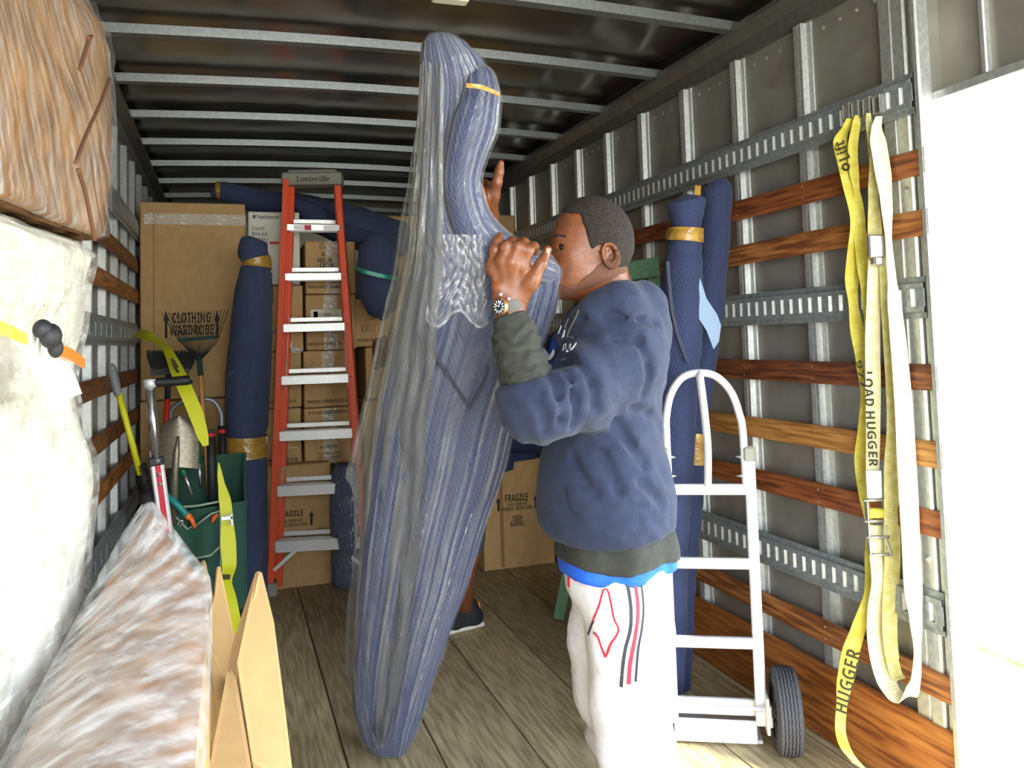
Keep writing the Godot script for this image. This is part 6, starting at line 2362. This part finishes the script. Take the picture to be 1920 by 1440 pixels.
	for g in [[[1033, 702], [1043, 740], [1046, 790]], [[1060, 700], [1074, 745], [1070, 795]], [[1084, 682], [1108, 718], [1114, 764]], [[1150, 788], [1178, 830], [1205, 872]], [[1182, 762], [1214, 775], [1238, 800]], [[1074, 858], [1098, 904], [1116, 928]], [[1150, 638], [1194, 640], [1214, 690], [1204, 738]], [[1090, 596], [1150, 590], [1200, 604], [1228, 606]], [[1200, 905], [1240, 945]], [[1130, 850], [1160, 920]], [[1010, 745], [1020, 780], [1022, 805]]]:
		var prev := Vector3.INF
		for e in g:
			var hp := hood.hit(EYE, ray(e[0], e[1]), 1.2, 3.0)
			if hp != Vector3.INF and prev != Vector3.INF and hp.distance_to(prev) < 0.14:
				fold_a.append(prev)
				fold_d.append(hp - prev)
			prev = hp
	hood.carve(func(p: Vector3, d: float) -> float:
		for i in fold_a.size():
			var w0 := p - fold_a[i]
			if w0.length_squared() > 0.03: continue
			var tt := clampf(w0.dot(fold_d[i]) / fold_d[i].length_squared(), 0.0, 1.0)
			var dd := (w0 - fold_d[i] * tt).length_squared()
			d += 0.019 * exp(-dd / 0.00016) - 0.007 * exp(-dd / 0.0011)
		var q := p - elb
		var along := q.dot(R * 0.86 + U * 0.5)
		# folds round the elbow and under the arm
		var near := exp(-q.length_squared() / 0.022)
		d += near * 0.004 * sin(along * 110.0 + nz.get_noise_3dv(p * 6.0) * 3.0)
		d += 0.006 * nz.get_noise_3dv(Vector3(p.x * 5.0 + p.y * 4.0, p.y * 7.0, p.z * 5.0))
		var w := nz.get_noise_3dv(Vector3(p.x * 9.0 + p.y * 6.0, p.y * 3.5 - p.x * 2.0, p.z * 4.0) + Vector3(7, 3, 1))
		d += 0.010 * absf(w) - 0.003
		var t0 := clampf((p - hem0).dot(hem1 - hem0) / (hem1 - hem0).length_squared(), 0.0, 1.0)
		var hy := lerpf(hem0.y, hem1.y, t0) - 0.018 * sin(PI * t0)
		d = maxf(d, (hy - p.y) * 0.9)
		if (p - cuff0).length() < 0.13: d = maxf(d, (p - cuff0).dot(cuffn))
		# neck opening
		return d, 0.06)
	obj("hoodie", nets([hood]), M["hoodie"], t)
	# seam of the front pocket and drawstrings
	strip_on(hood, [[1066, 880, 1.5], [1066, 920, 1.5], [1070, 945, 1.5], [1078, 962, 1.5], [1088, 966, 1.5]], t, "pocket_seam", M["hoodie_dark"])
	strip_on(hood, [[1086, 582, 1.6], [1078, 600, 1.6], [1069, 618, 1.6], [1063, 634, 1.6]], t, "drawstring", M["logo_grey"])
	strip_on(hood, [[1076, 580, 1.6], [1066, 600, 1.6], [1060, 615, 1.6]], t, "drawstring", M["logo_grey"])
	# chest print
	patch_on(hood, [[1034, 640], [1039, 631], [1044, 640], [1048, 652], [1041, 657], [1034, 670], [1030, 662], [1031, 650]], t, "logo_blue", M["logo_blue"], 0.004)
	patch_on(hood, [[1042, 655], [1045, 660], [1043, 669], [1036, 676], [1030, 675], [1031, 668], [1037, 665], [1040, 660]], t, "logo_white", M["logo_white"], 0.007)
	patch_on(hood, [[1031, 678], [1038, 676], [1042, 682], [1039, 688], [1034, 688]], t, "logo_blue", M["logo_blue"], 0.004)
	strip_on(hood, [[1057, 657, 1.8], [1058, 648, 1.8], [1062, 646, 1.8], [1061, 653, 1.8], [1064, 658, 1.8]], t, "script_print", M["logo_white"])
	strip_on(hood, [[1066, 658, 1.8], [1070, 646, 1.8], [1071, 655, 1.8], [1076, 652, 1.8], [1080, 645, 1.8]], t, "script_print", M["logo_white"])
	strip_on(hood, [[1048, 626, 1.1], [1052, 616, 1.1], [1054, 611, 1.1]], t, "script_print", M["logo_white"])
	strip_on(hood, [[1055, 634, 1.1], [1058, 626, 1.1], [1060, 619, 1.1], [1058, 632, 1.1]], t, "script_print", M["logo_white"])
	strip_on(hood, [[1065, 631, 1.2], [1070, 632, 1.2], [1075, 634, 1.2]], t, "script_print", M["logo_grey"])
	strip_on(hood, [[1053, 675, 1.2], [1058, 673, 1.2], [1062, 670, 1.2]], t, "script_print", M["logo_grey"])
	# ---- grey thermal sleeve
	var sl := Field.new(cuff0 - Vector3(0.2, 0.12, 0.2), wr_l + Vector3(0.16, 0.06, 0.16), 0.006, 90.0)
	chain(sl, [P(1000, 745, 1.90), P(985, 700, 1.905), P(968, 640, 1.91), P(956, 594, 1.915)], [0.058, 0.052, 0.047, 0.040])
	sl.solve()
	var cut := P(953, 590, 1.915)
	var axis := (P(953, 590, 1.915) - P(968, 640, 1.91)).normalized()
	sl.carve(func(p: Vector3, d: float) -> float:
		var a := (p - cut).dot(axis)
		d += 0.004 * sin(a * 190.0 + nz.get_noise_3dv(p * 14.0) * 5.0) * smoothstep(0.0, -0.05, a)
		d += 0.005 * nz.get_noise_3dv(p * 12.0)
		return maxf(d, a), 0.05)
	obj("sleeve", nets([sl]), M["thermal"], t)
	# ---- watch
	var wc := P(953, 577, 1.915)
	st = soft()
	tube(st, [wc - axis * 0.011, wc + axis * 0.011], 0.0335, 20, false)
	obj("watch_strap", st, M["watch_strap"], t)
	var wd := (N * 0.75 - R * 0.62).normalized()
	var wp := P(938, 575, 1.89)
	st = soft()
	tube(st, [wp - wd * 0.006, wp + wd * 0.004], 0.0215, 24)
	obj("watch_case", st, M["watch_rose"], t)
	st = soft()
	tube(st, [wp + wd * 0.003, wp + wd * 0.0046], 0.0175, 24)
	obj("watch_dial", st, M["black"], t)
	st = flat()
	var wx := wd.cross(Vector3.UP).normalized()
	var wy := wx.cross(wd).normalized()
	for k in 12:
		var a := TAU * k / 12
		var d := wx * cos(a) + wy * sin(a)
		bar(st, wp + wd * 0.0052 + d * 0.009, wp + wd * 0.0052 + d * 0.0155, 0.0022, 0.0006, wd, 0.0)
	bar(st, wp + wd * 0.0056, wp + wd * 0.0056 + wx * 0.011 + wy * 0.005, 0.0018, 0.0006, wd, 0.0)
	bar(st, wp + wd * 0.0056, wp + wd * 0.0056 - wx * 0.004 + wy * 0.012, 0.0018, 0.0006, wd, 0.0)
	obj("watch_hands", st, M["logo_white"], t).set_meta("kind", "stuff")
	for q in [[939, 552], [954, 560], [956, 590]]:
		st = soft()
		ball(st, P(q[0], q[1], 1.884), Vector3(0.0038, 0.0038, 0.0038))
		obj("watch_lug", st, M["alu_bright"], t)
	# ---- shirt tails
	for lay in [["undershirt", "thermal", 1050.0, 1044.0, 0.000, 990.0], ["blue_shirt", "blue_shirt", 1078.0, 1066.0, -0.008, 1035.0]]:
		var f := Field.new(P(1000, 1130, 2.1) - Vector3(0.12, 0, 0.4), P(1290, 960, 2.1) + Vector3(0.12, 0.05, 0.4), 0.0085, 60.0)
		f.ell(P(1150, 1020, 2.13), Vector3(0.155 + lay[4], 0.14, 0.182 + lay[4]), TB)
		f.ell(P(1152, 1075, 2.13), Vector3(0.150 + lay[4], 0.12, 0.176 + lay[4]), TB)
		f.solve()
		var y0: float = P(1020, lay[2], 2.1).y
		var y1: float = P(1260, lay[3], 2.1).y
		var x0 := P(1020, 1050, 2.1)
		f.carve(func(p: Vector3, d: float) -> float:
			var u := clampf((p - x0).dot(R) / 0.33, 0.0, 1.0)
			d += 0.006 * nz.get_noise_3dv(Vector3(p.x * 9.0, p.y * 3.0, p.z * 9.0)) + 0.006 * sin(u * 17.0) * smoothstep(1.0, 0.86, p.y)
			d = maxf(d, lerpf(y0, y1, u) + 0.006 * sin(u * 9.0) - p.y)
			return maxf(d, p.y - P(1140, lay[5], 2.1).y), 0.06)
		obj(lay[0], nets([f]), M[lay[1]], t)
	# ---- sweatpants
	var pb := bounds([hip_l, hip_r, an_l, an_r, kn_l, kn_r, P(1060, 1300, 2.2), P(1270, 1440, 2.1)], 0.12)
	var pants := Field.new(pb[0], pb[1], 0.0095, 55.0)
	pants.ell(P(1152, 1075, 2.13), Vector3(0.128, 0.11, 0.165), TB)
	chain(pants, [P(1178, 1100, 2.06), P(1182, 1200, 2.05), P(1182, 1320, 2.05), P(1190, 1400, 2.06), P(1205, 1480, 2.08), an_l + Vector3(0, 0.03, 0)], [0.098, 0.096, 0.086, 0.084, 0.088, 0.075])
	chain(pants, [P(1148, 1100, 2.22), P(1142, 1200, 2.24), P(1143, 1290, 2.27), P(1160, 1380, 2.35), an_r + Vector3(0, 0.03, 0)], [0.104, 0.098, 0.086, 0.08, 0.07])
	pants.solve()
	pants.carve(func(p: Vector3, d: float) -> float:
		d += 0.007 * nz.get_noise_3dv(Vector3(p.x * 6.0, p.y * 5.0, p.z * 6.0))
		d += 0.008 * absf(nz.get_noise_3dv(Vector3(p.x * 5.0 + p.y * 5.0, p.y * 5.0 - p.x * 4.0, p.z * 3.0))) - 0.003
		d += 0.006 * sin(p.y * 70.0 + p.x * 25.0) * smoothstep(0.45, 0.2, p.y)
		return maxf(d, 0.06 - p.y), 0.06)
	obj("sweatpants", nets([pants]), M["sweatpants"], t)
	var s1 := [[1173, 1084, 3], [1179, 1110, 3], [1183, 1145, 3], [1182, 1180, 3], [1173, 1215, 3], [1168, 1250, 3], [1165, 1287, 3]]
	strip_on(pants, s1, t, "side_stripe", M["stripe_dark"])
	strip_on(pants, [[1188, 1084, 3], [1193, 1110, 3], [1196, 1145, 3], [1193, 1180, 3], [1187, 1215, 3.4], [1181, 1250, 3.6], [1179, 1282, 3.6]], t, "side_stripe", M["stripe_red"])
	strip_on(pants, [[1199, 1084, 1.6], [1204, 1110, 1.6], [1206, 1145, 1.6], [1203, 1180, 1.8], [1197, 1215, 2], [1194, 1250, 2], [1192, 1277, 2]], t, "side_stripe", M["stripe_dark"])
	strip_on(pants, [[1067, 1076, 3.5], [1068, 1100, 3.5], [1067, 1120, 3.5], [1066, 1138, 4]], t, "drawcord", M["red_cord"])
	strip_on(pants, [[1050, 1072, 4], [1052, 1078, 4]], t, "drawcord", M["red_cord"])
	strip_on(pants, [[1112, 1165, 1.5], [1124, 1135, 1.5], [1132, 1107, 1.5], [1140, 1107, 1.5], [1146, 1130, 1.5], [1152, 1160, 1.5], [1160, 1178, 1.6], [1156, 1192, 1.8], [1146, 1206, 2], [1140, 1222, 2.4], [1136, 1230, 3], [1128, 1212, 1.6], [1122, 1194, 1.6], [1114, 1186, 1.6]], t, "pocket_piping", M["red_cord"])
	strip_on(pants, [[1114, 1163, 2.2], [1109, 1175, 2.2], [1104, 1190, 2.2]], t, "zip_pull", M["stripe_dark"])
	# ---- shoes
	for a in [an_l, an_r]:
		obj("shoe", shoe_mesh(a, -R), M["shoe_black"], t)
func shoe_mesh(a: Vector3, dir: Vector3) -> SurfaceTool:
	var d := Vector3(dir.x, 0, dir.z).normalized()
	var b := Vector3(a.x, 0, a.z)
	var f := Field.new(b + Vector3(-0.3, 0, -0.3), b + Vector3(0.3, 0.2, 0.3), 0.009, 80.0)
	f.cap(b - d * 0.05 + Vector3(0, 0.05, 0), b + d * 0.07 + Vector3(0, 0.05, 0), 0.044, 0.048)
	f.cap(b + d * 0.07 + Vector3(0, 0.04, 0), b + d * 0.17 + Vector3(0, 0.035, 0), 0.046, 0.034)
	f.cap(b - d * 0.03 + Vector3(0, 0.05, 0), b - d * 0.02 + Vector3(0, 0.11, 0), 0.046, 0.045)
	f.solve()
	f.carve(func(p: Vector3, q: float) -> float: return maxf(q, 0.012 - p.y), 0.06)
	return nets([f])

func make_helper() -> void: # second person, almost hidden behind the sofa
	var R := camright()
	var N := -Vector3(CX.z, -CD.z, -CZ.z)
	var an := FL(872, 1180)
	var t := thing("person", "second mover behind the wrapped sofa, only hands and one black sneaker showing", "person", Vector3(an.x, 0, an.z))
	an.y = 0.10
	var an2 := Vector3(an.x - 0.22, 0.10, an.z + 0.12)
	var hip := P(835, 880, 3.55)
	var chest := P(838, 620, 3.25)
	var nk := P(845, 530, 3.15)
	var hd := P(850, 440, 3.05)
	var sr := P(870, 560, 3.1)
	var sl := P(800, 580, 3.15)
	var er := P(905, 600, 2.72)
	var wr := P(912, 432, 2.26)
	var el := P(790, 700, 2.8)
	var wl := P(760, 650, 2.45)
	var bb := bounds([an, an2, hip, chest, hd, er, wr, el, wl], 0.22)
	bb[0].y = 0.0
	var body := Field.new(bb[0], bb[1], 0.02, 40.0)
	chain(body, [hip, chest, nk], [0.12, 0.13, 0.055])
	chain(body, [nk, hd], [0.055, 0.06])
	body.ell(hd, Vector3(0.08, 0.115, 0.1))
	chain(body, [sr, er, wr], [0.06, 0.045, 0.03])
	chain(body, [sl, el, wl], [0.06, 0.045, 0.03])
	chain(body, [hip + Vector3(0.07, 0, 0), P(872, 1030, 3.7), an], [0.09, 0.06, 0.04])
	chain(body, [hip - Vector3(0.07, 0, 0), P(790, 1040, 3.6), an2], [0.09, 0.06, 0.04])
	body.solve()
	var hb := bounds([P(890, 440, 2.2), P(950, 290, 2.1), P(890, 330, 2.25)], 0.05)
	var h1 := Field.new(hb[0], hb[1], 0.0036, 240.0)
	chain(h1, [wr, P(917, 405, 2.2)], [0.027, 0.026])
	for q in [[926, 365], [914, 362], [906, 372]]: h1.cap(P(917, 405, 2.2), P(q[0], q[1], 2.15), 0.02, 0.0145)
	chain(h1, [P(926, 368, 2.15), P(932, 342, 2.13), P(936, 322, 2.12), P(939, 306, 2.12)], [0.0145, 0.0118, 0.0105, 0.0085])
	chain(h1, [P(916, 364, 2.17), P(918, 350, 2.2), P(908, 345, 2.24), P(898, 350, 2.26)], [0.0135, 0.012, 0.011, 0.009])
	chain(h1, [P(908, 372, 2.17), P(905, 360, 2.22), P(896, 362, 2.25), P(888, 366, 2.26)], [0.013, 0.0115, 0.0105, 0.009])
	chain(h1, [P(908, 395, 2.18), P(903, 375, 2.13), P(898, 357, 2.11), P(894, 342, 2.10)], [0.018, 0.0135, 0.012, 0.009])
	h1.solve()
	hb = bounds([wl, P(700, 690, 2.4), P(730, 620, 2.4)], 0.06)
	var h2 := Field.new(hb[0], hb[1], 0.004, 240.0)
	chain(h2, [wl, P(742, 655, 2.42)], [0.028, 0.026])
	for i in 4:
		var yy := 640.0 + i * 13
		h2.cap(P(742, 655, 2.42), P(724, yy, 2.38), 0.019, 0.013)
		chain(h2, [P(724, yy, 2.38), P(710, yy + 2, 2.36), P(706, yy + 6, 2.33), P(712, yy + 8, 2.30)], [0.013, 0.011, 0.010, 0.0085])
	chain(h2, [P(745, 645, 2.42), P(738, 628, 2.36), P(734, 618, 2.33)], [0.016, 0.013, 0.0095])
	h2.solve()
	obj("body", nets([body, h1, h2]), M["skin"], t)
	# shirt and shorts
	var sf := Field.new(bb[0], bb[1], 0.026, 40.0)
	chain(sf, [P(836, 850, 3.5), chest, P(842, 560, 3.18)], [0.15, 0.16, 0.12])
	chain(sf, [sr, sr.lerp(er, 0.6)], [0.085, 0.075])
	chain(sf, [sl, sl.lerp(el, 0.6)], [0.085, 0.075])
	sf.solve()
	obj("shirt", nets([sf]), M["grey_shirt"], t)
	var sp := Field.new(bb[0], bb[1], 0.026, 40.0)
	sp.ell(hip, Vector3(0.17, 0.14, 0.16))
	chain(sp, [hip + Vector3(0.07, 0, 0), P(868, 1010, 3.68)], [0.12, 0.10])
	chain(sp, [hip - Vector3(0.07, 0, 0), P(792, 1020, 3.6)], [0.12, 0.10])
	sp.solve()
	obj("shorts", nets([sp]), M["grey_shorts"], t)
	var hr := Field.new(hd - Vector3(0.2, 0.2, 0.2), hd + Vector3(0.2, 0.2, 0.2), 0.009, 60.0)
	hr.ell(hd + Vector3(0, 0.03, -0.01), Vector3(0.088, 0.1, 0.105))
	hr.solve()
	obj("hair", nets([hr]), M["hair"], t)
	for a in [an, an2]:
		var o := obj("shoe", shoe_mesh(a, -R * 0.9 + Vector3(0, 0, 0.45)), M["shoe_black"], t)
		var d := (Vector3(-R.x, 0, -R.z) * 0.9 + Vector3(0, 0, 0.45)).normalized()
		var side := d.cross(Vector3.UP)
		var st := soft()
		tube(st, smooth_path([Vector3(a.x, 0.018, a.z) - d * 0.085, Vector3(a.x, 0.018, a.z), Vector3(a.x, 0.018, a.z) + d * 0.1, Vector3(a.x, 0.018, a.z) + d * 0.2]), smooth_vals([0.045, 0.052, 0.054, 0.034]), 14, true, 0.36)
		obj("sole", st, M["shoe_sole"], o)
		st = flat()
		bar(st, a - d * 0.086 + Vector3(0, -0.06, 0), a - d * 0.07 + Vector3(0, 0.02, 0), 0.035, 0.008, d, 0.002)
		for q in 3: bar(st, a + d * (0.02 + 0.025 * q) + side * 0.05 + Vector3(0, -0.045, 0), a + d * (0.0 + 0.025 * q) + side * 0.046 + Vector3(0, 0.0, 0), 0.01, 0.006, side, 0.001)
		bar(st, a - d * 0.04 + side * 0.05 + Vector3(0, -0.05, 0), a - d * 0.06 + side * 0.047 + Vector3(0, 0.01, 0), 0.02, 0.006, side, 0.001)
		obj("orange_trim", st, M["shoe_orange"], o)
func _ready() -> void:
	make_view()
	make_materials()
	make_structure()
	make_item()
	make_man()
	make_helper()
	make_left()
	make_cartons()
	make_bundles()
	make_ladder()
	make_tools()
	make_right()
	make_hand_truck()
	make_straps()
